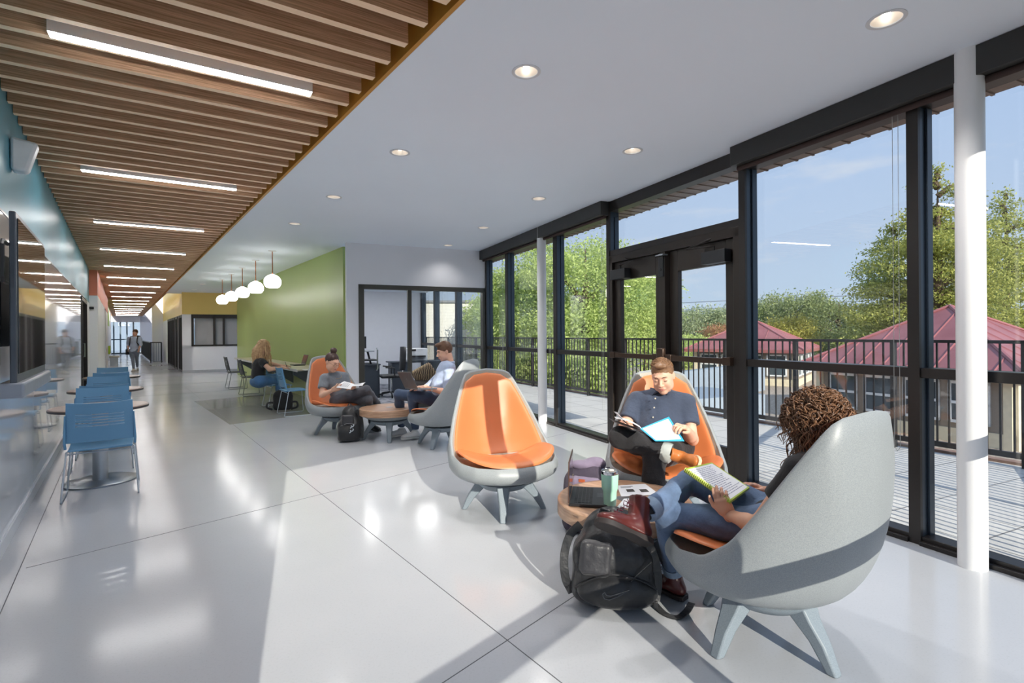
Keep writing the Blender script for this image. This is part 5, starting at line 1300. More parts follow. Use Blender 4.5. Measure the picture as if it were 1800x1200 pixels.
def shirt_prims(J, s, sleeve, waist=None, neck_open=.0, male=True):
    """torso from joints: 'sl','sr' shoulders, 'nb' neck base, 'ch' chest centre, 'wa' waist, 'pe' pelvis, axis from chest/pelvis; f front direction"""
    f = J['f'].normalized(); up = (J['nb'] - J['pe']).normalized(); x = f.cross(up).normalized(); f2 = up.cross(x).normalized()
    Rm = np.array([list(x), list(f2), list(up)]).T
    sw = (J['sl'] - J['sr']).length / 2
    P = [ell(J['ch'], (sw * .98, .118 * s, .16 * s), Rm), ell(J['wa'], (sw * .84, .115 * s, .15 * s), Rm, k=.05), ell(J['pe'], (sw * .90, .125 * s, .12 * s), Rm, k=.05),
         cap(J['sl'] - (J['sl'] - J['nb']) * .1, J['sr'] - (J['sr'] - J['nb']) * .1, .062 * s, .062 * s, k=.05), cap(J['nb'] - up * .02, J['nb'] - up * .06, .062 * s, .08 * s, k=.04, cuts=[(J['nb'] + up * .004, up)])]
    for sd in ('l', 'r'):
        S, E_ = J['s' + sd], J['e' + sd]; d = (E_ - S); Lg = d.length; dn = d / Lg; end = S + dn * Lg * sleeve[0] if sleeve[0] <= 1 else E_
        r1 = (.058 - .012 * min(1, sleeve[0])) * s + sleeve[1]
        P.append(cap(S, S + dn * (Lg * min(1, sleeve[0]) + .03 * 0), .060 * s, r1, cuts=[(S + dn * Lg * sleeve[0], dn)] if sleeve[0] < 1 else [], k=.03))
        if sleeve[0] > 1:
            W = J['w' + sd]; d2 = (W - E_); l2 = d2.length; d2n = d2 / l2
            P.append(cap(E_, E_ + d2n * l2 * (sleeve[0] - 1), .046 * s + sleeve[1] * .5, .042 * s, k=.03, cuts=[(E_ + d2n * l2 * (sleeve[0] - 1), d2n)]))
    return P, up, x, f2
def trouser_prims(J, s, loose=.0, cuff=(1, 1)):
    P = []
    P.append(cap(J['hl'], J['hr'], .105 * s, .105 * s, k=.04)); P.append(ell(J['pe'] + Vector((0, 0, -.02)), (.15 * s, .13 * s, .12 * s), k=.04))
    for sd in ('l', 'r'):
        H, K, A = J['h' + sd], J['k' + sd], J['a' + sd]; m = H + (K - H) * .45
        P.append(cap(H, m, .090 * s + loose, .078 * s + loose, k=.035)); P.append(cap(m, K, .078 * s + loose, .062 * s + loose, k=.03))
        d = A - K; q_ = K + d * .3 ; P.append(cap(K, q_, .060 * s + loose, .058 * s + loose, k=.02)); P.append(cap(q_, A, .058 * s + loose, .046 * s + loose, k=.015, cuts=[(A, d)]))
    return P
def person(label, group=None): return thing('person', label, 'person', (0, 0, 0), 0, group)
def body_mesh(parent, skin, h, J, s, hands, legs=False, fore=(.036, .026), res=.008, hres=.0045, male=False, arm_cut=None, hand_res=.004):
    """one skin mesh: head + neck, arms, hands"""
    sets = [sdf_raw(head_prims(h, male=male) + [cap(h.p(0, .030, -.06), J['nb'] - (h.c - J['nb']).normalized() * .05, .054 * s if male else .047 * s, .060 * s if male else .052 * s, k=.02)], hres, .02)]
    P = []
    for sd in ('l', 'r'):
        S, E_, W = J['s' + sd], J['e' + sd], J['w' + sd]
        Q = [cap(S, E_, .047 * s, .040 * s), cap(E_, E_ + (W - E_) * .35, .041 * s, fore[0] * s, k=.02), cap(E_ + (W - E_) * .35, W, fore[0] * s, fore[1] * s, k=.02)]
        sets.append(sdf_raw(Q, res, .02))
        if sd in hands: sets.append(sdf_raw(hand_prims(W, **hands[sd]), hand_res, .006))
    return np_mesh('body', sets, skin, parent, 1)
def shortstrands(h, mat, parent, n=420, L=.03, seed=0, region=None, r=.0028, back=.35, side=0.0):
    rng = random.Random(seed); cs = []
    for _ in range(n * 4):
        if len(cs) >= n: break
        a = rng.uniform(0, 2 * PI); u = rng.uniform(-.25, 1); rr = math.sqrt(max(0, 1 - u * u)); x, y = rr * math.cos(a), rr * math.sin(a)
        if y < 0 and u < .55 + .25 * (-y): continue
        if u < -.05 and y < .3: continue
        if abs(x) > .8 and y < 0.25 and u < .25: continue
        P0 = Vector((x * .078, .018 + y * .095, .034 + u * .090)); nrm = Vector((x, y, u))
        flow = Vector((side * (1 if True else 0), back + .2 * y, -.25 if u < .6 else .0))
        ln = L * (0.6 + .6 * rng.random()) * (1.2 if u > .5 else .8)
        pts = [h.p(*(P0 + nrm * (-.004 + .006 * t + (.012 * math.sin(t * PI) if u > .3 else .003)) + (flow + Vector((rng.uniform(-.3, .3), rng.uniform(-.2, .2), rng.uniform(-.1, .1)))) * ln * t)) for t in (0, .35, .7, 1)]
        cs.append(pts)
    return strands('hair_locks', mat, parent, cs, r)
def haircap(h, mat, parent, grow=.010, low=-.02, res=.006, fringe=.075, extra=None):
    P = [h.e((0, .022, .040), (.077 + grow * .3, .094 + grow * .5, .086 + grow))]
    P[0]['cuts'] = [(h.p(0, -fringe, .045), h.R @ Vector((0, -1, -.75))), (h.p(0, 0, low - .03), h.R @ Vector((0, -.9, -.9))), (h.p(0, 0, -.075), h.R @ Vector((0, 0, -1)))]
    if extra: P += extra
    return organic('hair', P, mat, parent, res, .012, folds(.0025, 160, 3))
def rzdeg(d): return math.degrees(math.atan2(d.x, -d.y))
def mid(a, b, t=.5): return a + (b - a) * t
def cuffs(parent, A, K, r, mat, w=.045, name='cuff'):
    d = (A - K).normalized(); m = MB(); p0 = A - d * w; p1 = A + d * .004
    m.tube([p0, p0, mid(p0, p1), p1, p1], [r - .006, r, r + .003, r, r - .008], 20); return m.build(name, mat, parent)
# ------------------------------------------------------------------ 1. curly haired reader, seen from behind
def curly():
    F = Vector((*fdir(-151), 0)); Lf = Vector((F.y * -1, F.x, 0)); Lf = Vector((-F.y, F.x, 0))
    t = person('woman with dark curly hair and black tee reading a notebook, seen from behind')
    h = Head(D(1428, 742, 2.20), -152, 28, 0, 1.0)
    J = {}
    J['pe'] = Vector((1.19, 2.30, .535)); J['nb'] = Vector((1.275, 2.135, .895)); J['ch'] = Vector((1.265, 2.145, .765)); J['wa'] = Vector((1.235, 2.21, .645)); J['f'] = F
    Lf = Vector((-.829, -.559, 0)) * 1.0
    J['sl'] = J['nb'] + Lf * .165 + Vector((0, 0, -.055)); J['sr'] = J['nb'] - Lf * .165 + Vector((0, 0, -.055))
    J['el'] = D(1332, 925, 2.12); J['wl'] = D(1279, 903, 2.27); J['er'] = Vector((1.42, 2.36, .63)); J['wr'] = D(1335, 862, 2.60)
    J['hl'] = J['pe'] + Lf * .085; J['hr'] = J['pe'] - Lf * .085
    J['kr'] = D(1213, 846, 2.62); J['ar'] = D(1139, 898, 2.44); J['kl'] = D(1172, 905, 2.52); J['al'] = D(1183, 1003, 2.72)
    body_mesh(t, skin_b, h, J, .92, {'l': dict(d=(D(1264, 866, 2.26) - J['wl']), palm_n=Vector((.35, .85, .2)), side=1, curl=.6, s=.86, thumb=.3, spread=.02), 'r': dict(d=(D(1312, 848, 2.56) - J['wr']), palm_n=Vector((-.2, -.3, -.9)), side=1, curl=.35, s=.95)})
    P, up, x, f2 = shirt_prims(J, .93, (.52, .012)); organic('shirt', P, black_c, t, .009, .03, folds(.004, 34, 2))
    organic('trousers', trouser_prims(J, .92, .004), denim, t, .008, .03, folds(.0045, 40, 5))
    for s_, K in (('ar', 'kr'), ('al', 'kl')): cuffs(t, J[s_], J[K], .052, M('turned denim cuff', lin(142, 162, 186), .85, var=.15, vs=30), .05)
    # seams along the outer legs
    for H, K, A in (('hr', 'kr', 'ar'), ('hl', 'kl', 'al')):
        pass
    u = (J['kr'] - J['ar']).normalized()
    d = (J['ar'] - J['kr']).normalized()
    m = MB(); m.tube([J['ar'] - d * .02, J['ar'] + d * .035], .038, 14); m.build('sock', M('dark sock', lin(48, 44, 48), .9), t)
    b = boot('boot', J['ar'] + d * .075, Vector((-.70, -.12, .34)), u, t, ox_l, sole_m, s=1.10, laces=M('boot laces', lin(92, 30, 48), .6), shaft=.09)
    b2 = boot('boot', Vector((J['al'].x, J['al'].y, .098)) + Vector((0.0, 0.0, 0)), Vector((-.62, .70, 0)), Vector((0, 0, 1)), t, ox_l, sole_m, s=1.02, laces=M('boot laces', lin(92, 30, 48), .6), shaft=.11)
    # curls
    rng = random.Random(11)
    P = [h.e((0, .032, .042), (.088, .100, .090)), h.e((0, .06, -.04), (.09, .065, .08), k=.05), h.e((.065, .01, -.03), (.035, .05, .07), k=.04), h.e((-.065, .01, -.03), (.035, .05, .07), k=.04)]
    hr = organic('hair', P, hair_curly, t, .008, .03, folds(.008, 55, 4))
    cs = []
    for i in range(1750):
        a = rng.uniform(0, 2 * PI); u_ = rng.uniform(-.8, 1); rr = math.sqrt(1 - u_ * u_); x_, y_ = rr * math.cos(a), rr * math.sin(a)
        if y_ < -.45 and u_ < .45: continue
        lay = rng.uniform(.75, 1.0)
        base = h.c + h.R @ Vector((x_ * .102 * lay, .035 + y_ * .112 * lay, .03 + u_ * .104 * lay)); out = (h.R @ Vector((x_, y_ * .9, u_ * .75))).normalized()
        side_ = out.cross(Vector((0, 0, 1))); side_ = side_.normalized() if side_.length > .1 else Vector((1, 0, 0)); swp = rng.uniform(-.8, .8)
        Lg = rng.uniform(.05, .14) if u_ > .2 else rng.uniform(.07, .17); n_ = 20; tw = rng.uniform(1.6, 3.4) * 2 * PI * rng.choice((-1, 1)); rad = rng.uniform(.008, .019); ph = rng.uniform(0, 6.28)
        drop = Vector((0, 0, -1)); pts = []; e1 = out.orthogonal().normalized()
        for k in range(n_):
            f = k / (n_ - 1); g_ = out * Lg * (f * .50 - f * f * .22) + side_ * swp * Lg * f * .7 + drop * Lg * (f * f * (.8 if u_ > -.2 else 1.2))
            tg = (out * (.5 - .44 * f) + side_ * swp * .7 + drop * 1.7 * f).normalized(); e1 = (e1 - tg * e1.dot(tg)).normalized(); e2 = tg.cross(e1)
            r_ = rad * min(1, .35 + f * 1.6) * (1 - .3 * f); pts.append(base + g_ + e1 * math.cos(ph + tw * f) * r_ + e2 * math.sin(ph + tw * f) * r_)
        cs.append(pts)
    strands('curls', hair_curly, hr, cs, .0027, 4, .5)
    face_parts(h, [c for c in t.children if c.name.startswith('body')][0])
    m = MB(); m.tube([J['nb'] + x * .05 * math.cos(a) + f2 * .055 * math.sin(a) + up * .004 for a in np.linspace(0, 2 * PI, 25)[:-1]], .006, 6, closed=True); m.build('collar_band', black_c, t)
    return t, h, J
curly_t, curly_h, curly_J = curly()

# ------------------------------------------------------------------ 2. man with the folder
def folderman():
    F = Vector((*fdir(-20), 0)); Lf = Vector((.94, -.342, 0))
    t = person('man in navy shirt reading a blue edged folder in front of the doors')
    h = Head(D(1165, 662, 3.86), -26, 20, -5, 1.03)
    J = dict(f=F); J['pe'] = Vector((1.14, 3.84, .55)); J['nb'] = Vector((1.145, 3.955, .925)); J['ch'] = Vector((1.14, 3.94, .80)); J['wa'] = Vector((1.135, 3.90, .67))
    J['sl'] = J['nb'] + Lf * .19 + Vector((0, 0, -.06)); J['sr'] = J['nb'] - Lf * .19 + Vector((0, 0, -.06))
    J['el'] = D(1216, 772, 3.74); J['wl'] = D(1207, 756, 3.50); J['er'] = D(1094, 760, 3.86); J['wr'] = D(1094, 753, 3.66)
    J['hl'] = J['pe'] + Lf * .095; J['hr'] = J['pe'] - Lf * .095
    J['kr'] = D(1090, 768, 3.50); J['ar'] = D(1178, 797, 3.36); J['kl'] = D(1150, 806, 3.42); J['al'] = Vector((.90, 3.33, .12))
    b_ = body_mesh(t, skin_a, h, J, 1.08, {'l': dict(d=(D(1190, 744, 3.42) - J['wl']), palm_n=Vector((-.55, -.25, -.7)), side=1, curl=.75, s=1.05, thumb=.8), 'r': dict(d=D(1099, 745, 3.56) - J['wr'], palm_n=Vector((.5, -.6, .3)), side=-1, curl=1.1, s=1.0)}, fore=(.040, .029), male=True)
    P, up, x, f2 = shirt_prims(J, 1.08, (.62, .016)); P.append(ell(J['wa'] + F * .03 + Vector((0, 0, -.01)), (.175, .125, .15), k=.06)); sh = organic('shirt', P, navy, t, .008, .03, folds(.005, 30, 8))
    # collar, placket and buttons
    m = MB()
    for s_ in (-1, 1):
        a0 = J['nb'] + up * .012; pts = lambda q: a0 + x * s_ * q[0] + f2 * q[1] + up * q[2]
        m.add([pts(q) for q in ((.012, .070, .012), (.075, .0, .045), (.085, .015, .0), (.055, .085, -.035), (.012, .092, -.012))] + [pts((q[0], q[1] + .004, q[2] - .003)) for q in ((.012, .070, .012), (.075, .0, .045), (.085, .015, .0), (.055, .085, -.035), (.012, .092, -.012))],
              [(0, 1, 2, 3, 4), (9, 8, 7, 6, 5)] + [(i, (i + 1) % 5, 5 + (i + 1) % 5, 5 + i) for i in range(5)])
    fixn(m.build('collar', navy, sh))
    m = MB(); m.tube([J['nb'] + x * .068 * math.cos(a) + f2 * (.062 * math.sin(a)) + up * (.028 - .02 * math.sin(a)) for a in np.linspace(PI * .9, 2.1 * PI, 14)], .013, 8); m.build('collar_stand', navy, sh)
    bt = M('shirt button', lin(214, 206, 190), .3)
    for i, (py) in enumerate((700, 716, 733)):
        m = MB(); c = D(1152 - 2 * i, py, 3.815 - .012 * i); m.tube([c, c + F * .006], .0055, 10); m.build('button', bt, sh)
    organic('trousers', trouser_prims(J, 1.06, .010), chino, t, .008, .03, folds(.006, 30, 15))
    cuffs(t, J['ar'] + (J['ar'] - J['kr']).normalized() * .0, J['kr'], .066, cuff_m, .055)
    d = (J['ar'] - J['kr']).normalized()
    boot('boot', J['ar'] + d * .05, Vector((.12, -.93, .10)), -d, t, tan_l, sole_l, s=.88, shaft=.07)
    boot('boot', Vector((J['al'].x, J['al'].y, .098)), Vector((-.2, -.95, 0)), Vector((0, 0, 1)), t, tan_l, sole_l, s=1.0, shaft=.10)
    hc = haircap(h, hair_man, t, .004, -.005, .005, .074, [h.e((.01, -.050, .108), (.052, .036, .018), k=.02)]); shortstrands(h, hair_man, hc, 1300, .024, 3, r=.0022, back=.5, side=-.35)
    face_parts(h, b_)
    return J, h
fJ, fh = folderman()
# ------------------------------------------------------------------ 3. woman with the hair bun
def bun():
    F = Vector((*fdir(52), 0)); Lf = Vector((.616, .788, 0))
    t = person('woman with hair bun and grey tee reading papers by the green wall')
    h = Head(D(584, 637, 7.15), 58, 22, 4, 1.06)
    J = dict(f=F); J['pe'] = D(602, 703, 7.30); J['nb'] = D(588, 657.5, 7.24); J['ch'] = D(590, 671, 7.26); J['wa'] = D(596, 687, 7.29)
    J['sl'] = J['nb'] + Lf * .165 + Vector((0, 0, -.045)); J['sr'] = J['nb'] - Lf * .165 + Vector((0, 0, -.045))
    J['er'] = D(566, 694, 7.02); J['wr'] = D(586, 685, 6.92); J['el'] = D(612, 688, 7.32); J['wl'] = D(622, 680, 7.10)
    J['hl'] = J['pe'] + Lf * .085; J['hr'] = J['pe'] - Lf * .085
    J['kr'] = D(644, 685, 7.12); J['ar'] = D(666, 713, 7.42); J['kl'] = D(647, 703, 7.12); J['al'] = D(655, 748, 7.42)
    b_ = body_mesh(t, skin_a, h, J, .95, {'r': dict(d=D(594, 680, 6.86) - J['wr'], palm_n=Vector((.5, .3, .8)), side=-1, curl=.4), 'l': dict(d=Vector((.2, -.8, .1)), palm_n=Vector((-.6, 0, .5)), side=1, curl=.4)}, res=.011, hres=.007, hand_res=.006)
    P, up, x, f2 = shirt_prims(J, .95, (.60, .022)); organic('shirt', P, grey_t, t, .012, .03, folds(.005, 34, 2))
    organic('trousers', trouser_prims(J, .95, .004), denim_g, t, .012, .03, folds(.005, 34, 5))
    for A, td in (('ar', Vector((.7, -.5, -.2))), ('al', Vector((.75, -.6, 0)))):
        boot('shoe', J[A] + (Vector((0, 0, 0)) if A == 'ar' else Vector((0, 0, .098 - J[A].z))), td, Vector((0, 0, 1)), t, M('black shoe', lin(40, 40, 44), .5), sole_m, s=.92, shaft=.03, res=.011)
    P = [h.e((0, .026, .042), (.081, .098, .088))]; P[0]['cuts'] = [(h.p(0, -.070, .05), h.R @ Vector((0, -1, -.6))), (h.p(0, 0, -.045), h.R @ Vector((0, -.9, -.9)))]
    P.append(h.e((0, .045, .155), (.044, .044, .038), k=.012)); organic('hair', P, hair_bun, t, .007, .012, folds(.003, 120, 3))
    face_parts(h, b_)
    gm_ = M('spectacle wire', lin(120, 96, 80), .3, metal=.6); m = MB()
    for s_ in (-1, 1): m.tube([h.p(s_ * (.033 + .022 * math.cos(a)), -.104, -.002 + .018 * math.sin(a)) for a in np.linspace(0, 2 * PI, 19)[:-1]], .0016, 5, closed=True); m.tube([h.p(s_ * .055, -.102, .004), h.p(s_ * .078, 0, .008)], .0014, 5)
    m.tube([h.p(-.011, -.106, .002), h.p(.011, -.106, .002)], .0015, 5); m.build('spectacles', gm_, t)
    m = MB(); m.tube([J['nb'] + x * .06 * math.cos(a) + f2 * (.05 + .06 * math.sin(a)) - up * (.02 + .04 * math.sin(a)) for a in np.linspace(0, PI, 10)], .002, 5); m.build('necklace', M('gold chain', lin(200, 160, 90), .3, metal=.8), t)
    return J
bJ = bun()
# ------------------------------------------------------------------ 4. man with laptop
def lapman():
    F = Vector((*fdir(-82), 0)); Lf = Vector((-F.y, F.x, 0)); Lf = Vector((.139, -.99, 0)) * -1; Lf = Vector((-.139, -.99, 0)) if False else Vector((.139 * 0 + -F.y * -1 * 0, 0, 0))
    Lf = Vector((-F.y, F.x, 0))        # his left hand side, towards the camera
    t = person('man in pale blue shirt typing on a laptop, seen in left profile')
    h = Head(D(781, 618, 6.60), -66, 18, 0, .99)
    J = dict(f=F); J['pe'] = Vector((-.91, 6.60, .55)); J['nb'] = D(789, 639, 6.60); J['ch'] = D(783, 656, 6.58); J['wa'] = D(775, 678, 6.56)
    J['sl'] = J['nb'] + Lf * .185 + Vector((0, 0, -.055)); J['sr'] = J['nb'] - Lf * .185 + Vector((0, 0, -.055))
    J['el'] = D(787, 690, 6.36); J['wl'] = D(757, 683, 6.34); J['er'] = D(752, 682, 6.75); J['wr'] = D(741, 681, 6.55)
    J['hl'] = J['pe'] + Lf * .09; J['hr'] = J['pe'] - Lf * .09
    J['kl'] = D(725, 695, 6.62); J['al'] = D(730, 752, 6.86); J['kr'] = D(701, 693, 6.84); J['ar'] = D(706, 748, 7.02)
    b_ = body_mesh(t, skin_a, h, J, 1.05, {'l': dict(d=D(744, 681, 6.34) - J['wl'], palm_n=Vector((0, 0, -1)), side=-1, curl=.35), 'r': dict(d=Vector((-.8, -.3, 0)), palm_n=Vector((0, 0, -1)), side=1, curl=.35)}, fore=(.038, .028), res=.011, hres=.007, male=True, hand_res=.006)
    P, up, x, f2 = shirt_prims(J, 1.05, (1.22, .012)); organic('shirt', P, ltblue, t, .011, .03, folds(.006, 30, 2))
    m = MB(); m.tube([J['nb'] + x * .062 * math.cos(a) + f2 * (.06 * math.sin(a)) + up * (.018 - .012 * math.sin(a)) for a in np.linspace(PI * .6, 2.4 * PI, 14)], .015, 8); m.build('collar', ltblue, t)
    organic('trousers', trouser_prims(J, 1.0, .006), denim_d, t, .012, .03, folds(.005, 34, 5))
    for A, td in (('al', Vector((-.9, -.3, 0))), ('ar', Vector((-.9, -.3, 0)))): boot('shoe', Vector((J[A].x, J[A].y, .098)), td, Vector((0, 0, 1)), t, white_shoe, M('white sole', lin(216, 216, 214), .6), s=1.02, shaft=.02, res=.011)
    haircap(h, hair_man2, t, .014, -.015, .007, .072, [h.e((0, -.05, .11), (.058, .045, .026), k=.02)]); face_parts(h, b_)
    m = MB(); d = (J['wl'] - J['el']).normalized(); m.tube([J['wl'] - d * .028, J['wl'] - d * .028, J['wl'] - d * .012], [.0305, .032, .032], 16); m.tube([J['wl'] - d * .02 + Vector((0, -.012, .028)), J['wl'] - d * .02 + Vector((0, -.014, .036))], .017, 14); m.build('wrist_watch', M('watch steel', lin(206, 206, 204), .3, metal=.7), t)
    return J
lJ = lapman()
# ------------------------------------------------------------------ 5. blonde woman writing at the long table
def blonde():
    F = CN.copy(); Lf = Vector((-F.y, F.x, 0)); Lf = Vector((-CN.y, CN.x, 0)) 
    t = person('woman with long wavy blonde hair and black top writing at the long table')
    Lf = CD.copy() * 1.0                  # her left is further down the corridor
    h = Head(D(465, 610, 9.55), rzdeg(CN), 22, 0, 1.08)
    J = dict(f=F); J['pe'] = D(455, 668, 9.45); J['nb'] = D(459, 632, 9.46); J['ch'] = D(456, 643, 9.45); J['wa'] = D(454, 657, 9.44)
    J['sl'] = J['nb'] + Lf * .17 + Vector((0, 0, -.05)); J['sr'] = J['nb'] - Lf * .17 + Vector((0, 0, -.05))
    J['er'] = D(474, 649, 9.30); J['wr'] = D(495, 646, 9.52); J['el'] = D(478, 640, 9.85); J['wl'] = D(497, 643, 9.85)
    J['hl'] = J['pe'] + Lf * .09; J['hr'] = J['pe'] - Lf * .09
    J['kr'] = D(490, 668, 9.72); J['kl'] = D(492, 662, 9.95); J['ar'] = J['kr'] + Vector((.0, .04, .12 - J['kr'].z)); J['al'] = J['kl'] + Vector((.05, .03, .12 - J['kl'].z))
    body_mesh(t, skin_a, h, J, 1.0, {'r': dict(d=CN * 1.0 + Vector((0, 0, .05)), palm_n=Vector((0, 0, -1)), side=-1, curl=.5), 'l': dict(d=CN * 1.0, palm_n=Vector((0, 0, -1)), side=1, curl=.3)}, res=.012, hres=.008, hand_res=.007)
    P, up, x, f2 = shirt_prims(J, 1.02, (.38, .018)); organic('shirt', P, black_c, t, .013, .03, folds(.005, 30, 2))
    organic('trousers', trouser_prims(J, 1.05, .004), jean_blue, t, .013, .03, folds(.005, 30, 5))
    for A in ('al', 'ar'): boot('shoe', Vector((J[A].x, J[A].y, .098)), CN, Vector((0, 0, 1)), t, M('black shoe', lin(40, 40, 44), .5), sole_m, s=.92, shaft=.03, res=.012)
    P = [h.e((0, .03, .035), (.088, .105, .096)), h.e((0, .09, -.10), (.085, .05, .13), k=.05), cap(h.c + Vector((0, 0, -.08)) - CN * .11, h.c + Vector((0, 0, -.40)) - CN * .16, .10, .05, k=.05)]
    P[0]['cuts'] = [(h.p(0, -.06, .05), h.R @ Vector((0, -1, -.5)))]
    hr = organic('hair', P, hair_blonde, t, .010, .03, folds(.006, 50, 3)); rng = random.Random(5); cs = []
    for i in range(330):
        a = rng.uniform(.15 * PI, .85 * PI) if i % 3 else rng.uniform(-.25 * PI, 1.25 * PI); st_ = h.c + h.R @ Vector((math.cos(a) * .088, .03 + math.sin(a) * .10, rng.uniform(.0, .10)))
        Lg = rng.uniform(.30, .52); ph = rng.uniform(0, 6.28); am = rng.uniform(.008, .018); w = rng.uniform(3, 5) * PI; out = (h.R @ Vector((math.cos(a), math.sin(a), 0))); out.z = 0
        cs.append([st_ + out * (.03 * math.sin(min(1, f * 2) * PI / 2) + .05 * f) + Vector((0, 0, -Lg * f)) + Vector((math.cos(ph + w * f), math.sin(ph + w * f), 0)) * am * f for f in np.linspace(0, 1, 14)])
    strands('hair_waves', hair_blonde, hr, cs, .006, 5, .4)
    m = MB(); m.tube([J['wr'] - CN * .02, J['wr'] - CN * .035], .031, 12); m.build('wrist_band', blk_plastic, t)
    m = MB(); m.tube([J['wr'] + CN * .10 + Vector((0, 0, -.01)), J['wr'] + CN * .06 + Vector((0, 0, .11))], .005, 8); tag(m.build('pen', blk_plastic), 'black pen in the hand of the blonde woman', 'pen')
    return J
blJ = blonde()
# ------------------------------------------------------------------ 6. man walking up the corridor
def walker():
    t = person('man in pale blue shirt walking up the corridor with a backpack')
    y = 20.6; F = (Vector((.35, -1, 0))).normalized(); Lf = Vector((-F.y, F.x, 0)); q = lambda px, py, dy=0: D(px, py, y + dy)
    h = Head(q(237.5, 585), 15, 5, 0, 1.12)
    J = dict(f=F); J['pe'] = q(235.5, 617); J['nb'] = q(236.5, 592.5); J['ch'] = q(236.3, 599); J['wa'] = q(236, 608)
    J['sl'] = J['nb'] + Lf * .19 + Vector((0, 0, -.05)); J['sr'] = J['nb'] - Lf * .19 + Vector((0, 0, -.05))
    J['er'] = q(225.5, 605, .05); J['wr'] = q(225.5, 613, -.1); J['el'] = q(247.5, 605, .05); J['wl'] = q(244.5, 612.5, -.05)
    J['hl'] = J['pe'] + Lf * .09; J['hr'] = J['pe'] - Lf * .09
    J['kr'] = q(233.5, 633, -.12); J['ar'] = q(235, 647.5, -.25); J['kl'] = q(240.5, 631, .05); J['al'] = q(241.5, 644.5, .25)
    b_ = body_mesh(t, skin_a, h, J, 1.08, {'l': dict(d=Vector((0, -.2, -1)), palm_n=Vector((-1, 0, 0)), side=1, curl=.4, s=1.05), 'r': dict(d=Vector((0, -.2, -1)), palm_n=Vector((1, 0, 0)), side=-1, curl=.8, s=1.05)}, res=.014, hres=.010, male=True, hand_res=.009)
    P, up, x, f2 = shirt_prims(J, 1.06, (1.45, .014)); organic('shirt', P, M('walker shirt', lin(192, 208, 230), .8), t, .014, .03, folds(.006, 28, 2))
    organic('trousers', trouser_prims(J, .98, .0), M('grey trousers', lin(122, 132, 148), .8), t, .014, .03, folds(.005, 30, 5))
    for A, fl in (('ar', 0), ('al', .05)): boot('shoe', Vector((J[A].x, J[A].y, .098)), F, Vector((0, 0, 1)), t, white_shoe, M('white sole', lin(216, 216, 214), .6), s=1.05, shaft=.02, res=.014)
    haircap(h, hair_man2, t, .016, -.015, .010, .070); face_parts(h, b_)
    bp = thing('backpack', 'black backpack on the back of the walking man', 'backpack')
    c = J['ch'] - F * .20; Rm = np.array([list(Lf), list(F), [0, 0, 1]]).T
    organic('bag_body', [rbox(c, (.15, .09, .22), .06, Rm)], black_c, bp, .014, .02)
    for s_ in (-1, 1):
        S = J['nb'] + Lf * s_ * .12
        m = MB(); m.tube([S - F * .12, S + Vector((0, 0, .035)), S + F * .10 - Vector((0, 0, .06)), S + F * .135 - Vector((0, 0, .22)), S + Lf * s_ * .06 + F * .02 - Vector((0, 0, .36))], .020, 8); m.build('shoulder_strap', blk_plastic, bp)
    m = MB(); cc = J['wr'] + Vector((0, -.05, -.12)); m.box(cc, (.03, .16, .22)); tag(m.build('book', M('dark book', lin(50, 46, 46), .5), bevel=.004), 'dark book carried by the walking man', 'book')
walker()
# ================================================================== LOOSE THINGS
paper = M('white paper', lin(238, 238, 240), .7, var=.015); print_m = M('print grey', lin(120, 122, 128), .7); print_d = M('print dark', lin(66, 62, 60), .7); ink_blue = M('blue grey handwriting', lin(96, 104, 140), .7)
def sheet(name, quad, mat, parent=None, th=.0012, bend=0.0, nu=10, nv=6):
    a, b, c, d = [Vector(q) for q in quad]; n = (b - a).cross(d - a).normalized()
    if n.z < 0: n = -n
    top = [[(a + (b - a) * (i / nu)) * (1 - j / nv) + (d + (c - d) * (i / nu)) * (j / nv) + n * bend * math.sin(PI * i / nu) for i in range(nu + 1)] for j in range(nv + 1)]
    m = MB(); vs = [p for r in top for p in r]; N = len(vs); vs += [p - n * th for p in vs]; fs = []
    for j in range(nv):
        for i in range(nu): q = j * (nu + 1) + i; fs += [(q, q + 1, q + nu + 2, q + nu + 1), (N + q, N + q + nu + 1, N + q + nu + 2, N + q + 1)]
    bd = list(range(nu + 1)) + [j * (nu + 1) + nu for j in range(1, nv + 1)] + [nv * (nu + 1) + i for i in range(nu - 1, -1, -1)] + [j * (nu + 1) for j in range(nv - 1, 0, -1)]
    for k in range(len(bd)): fs.append((bd[k], N + bd[k], N + bd[(k + 1) % len(bd)], bd[(k + 1) % len(bd)]))
    m.add(vs, fs); return fixn(m.build(name, mat, parent, smooth=30))
def inner_quad(quad, u0, u1, v0, v1, lift=.001):
    a, b, c, d = [Vector(q) for q in quad]; n = (b - a).cross(d - a).normalized()
    if n.z < 0: n = -n
    f = lambda u, v: (a + (b - a) * u) * (1 - v) + (d + (c - d) * u) * v + n * lift
    return [f(u0, v0), f(u1, v0), f(u1, v1), f(u0, v1)]
def bars(name, quad, rects, mat, parent, lift=.0012, th=.0006):
    m = MB()
    for r in rects:
        q = inner_quad(quad, *r, lift); n = (q[1] - q[0]).cross(q[3] - q[0]).normalized(); n = n if n.z > 0 else -n
        m.hexa([p - n * th for p in q] + q)
    return fixn(m.build(name, mat, parent, smooth=0))
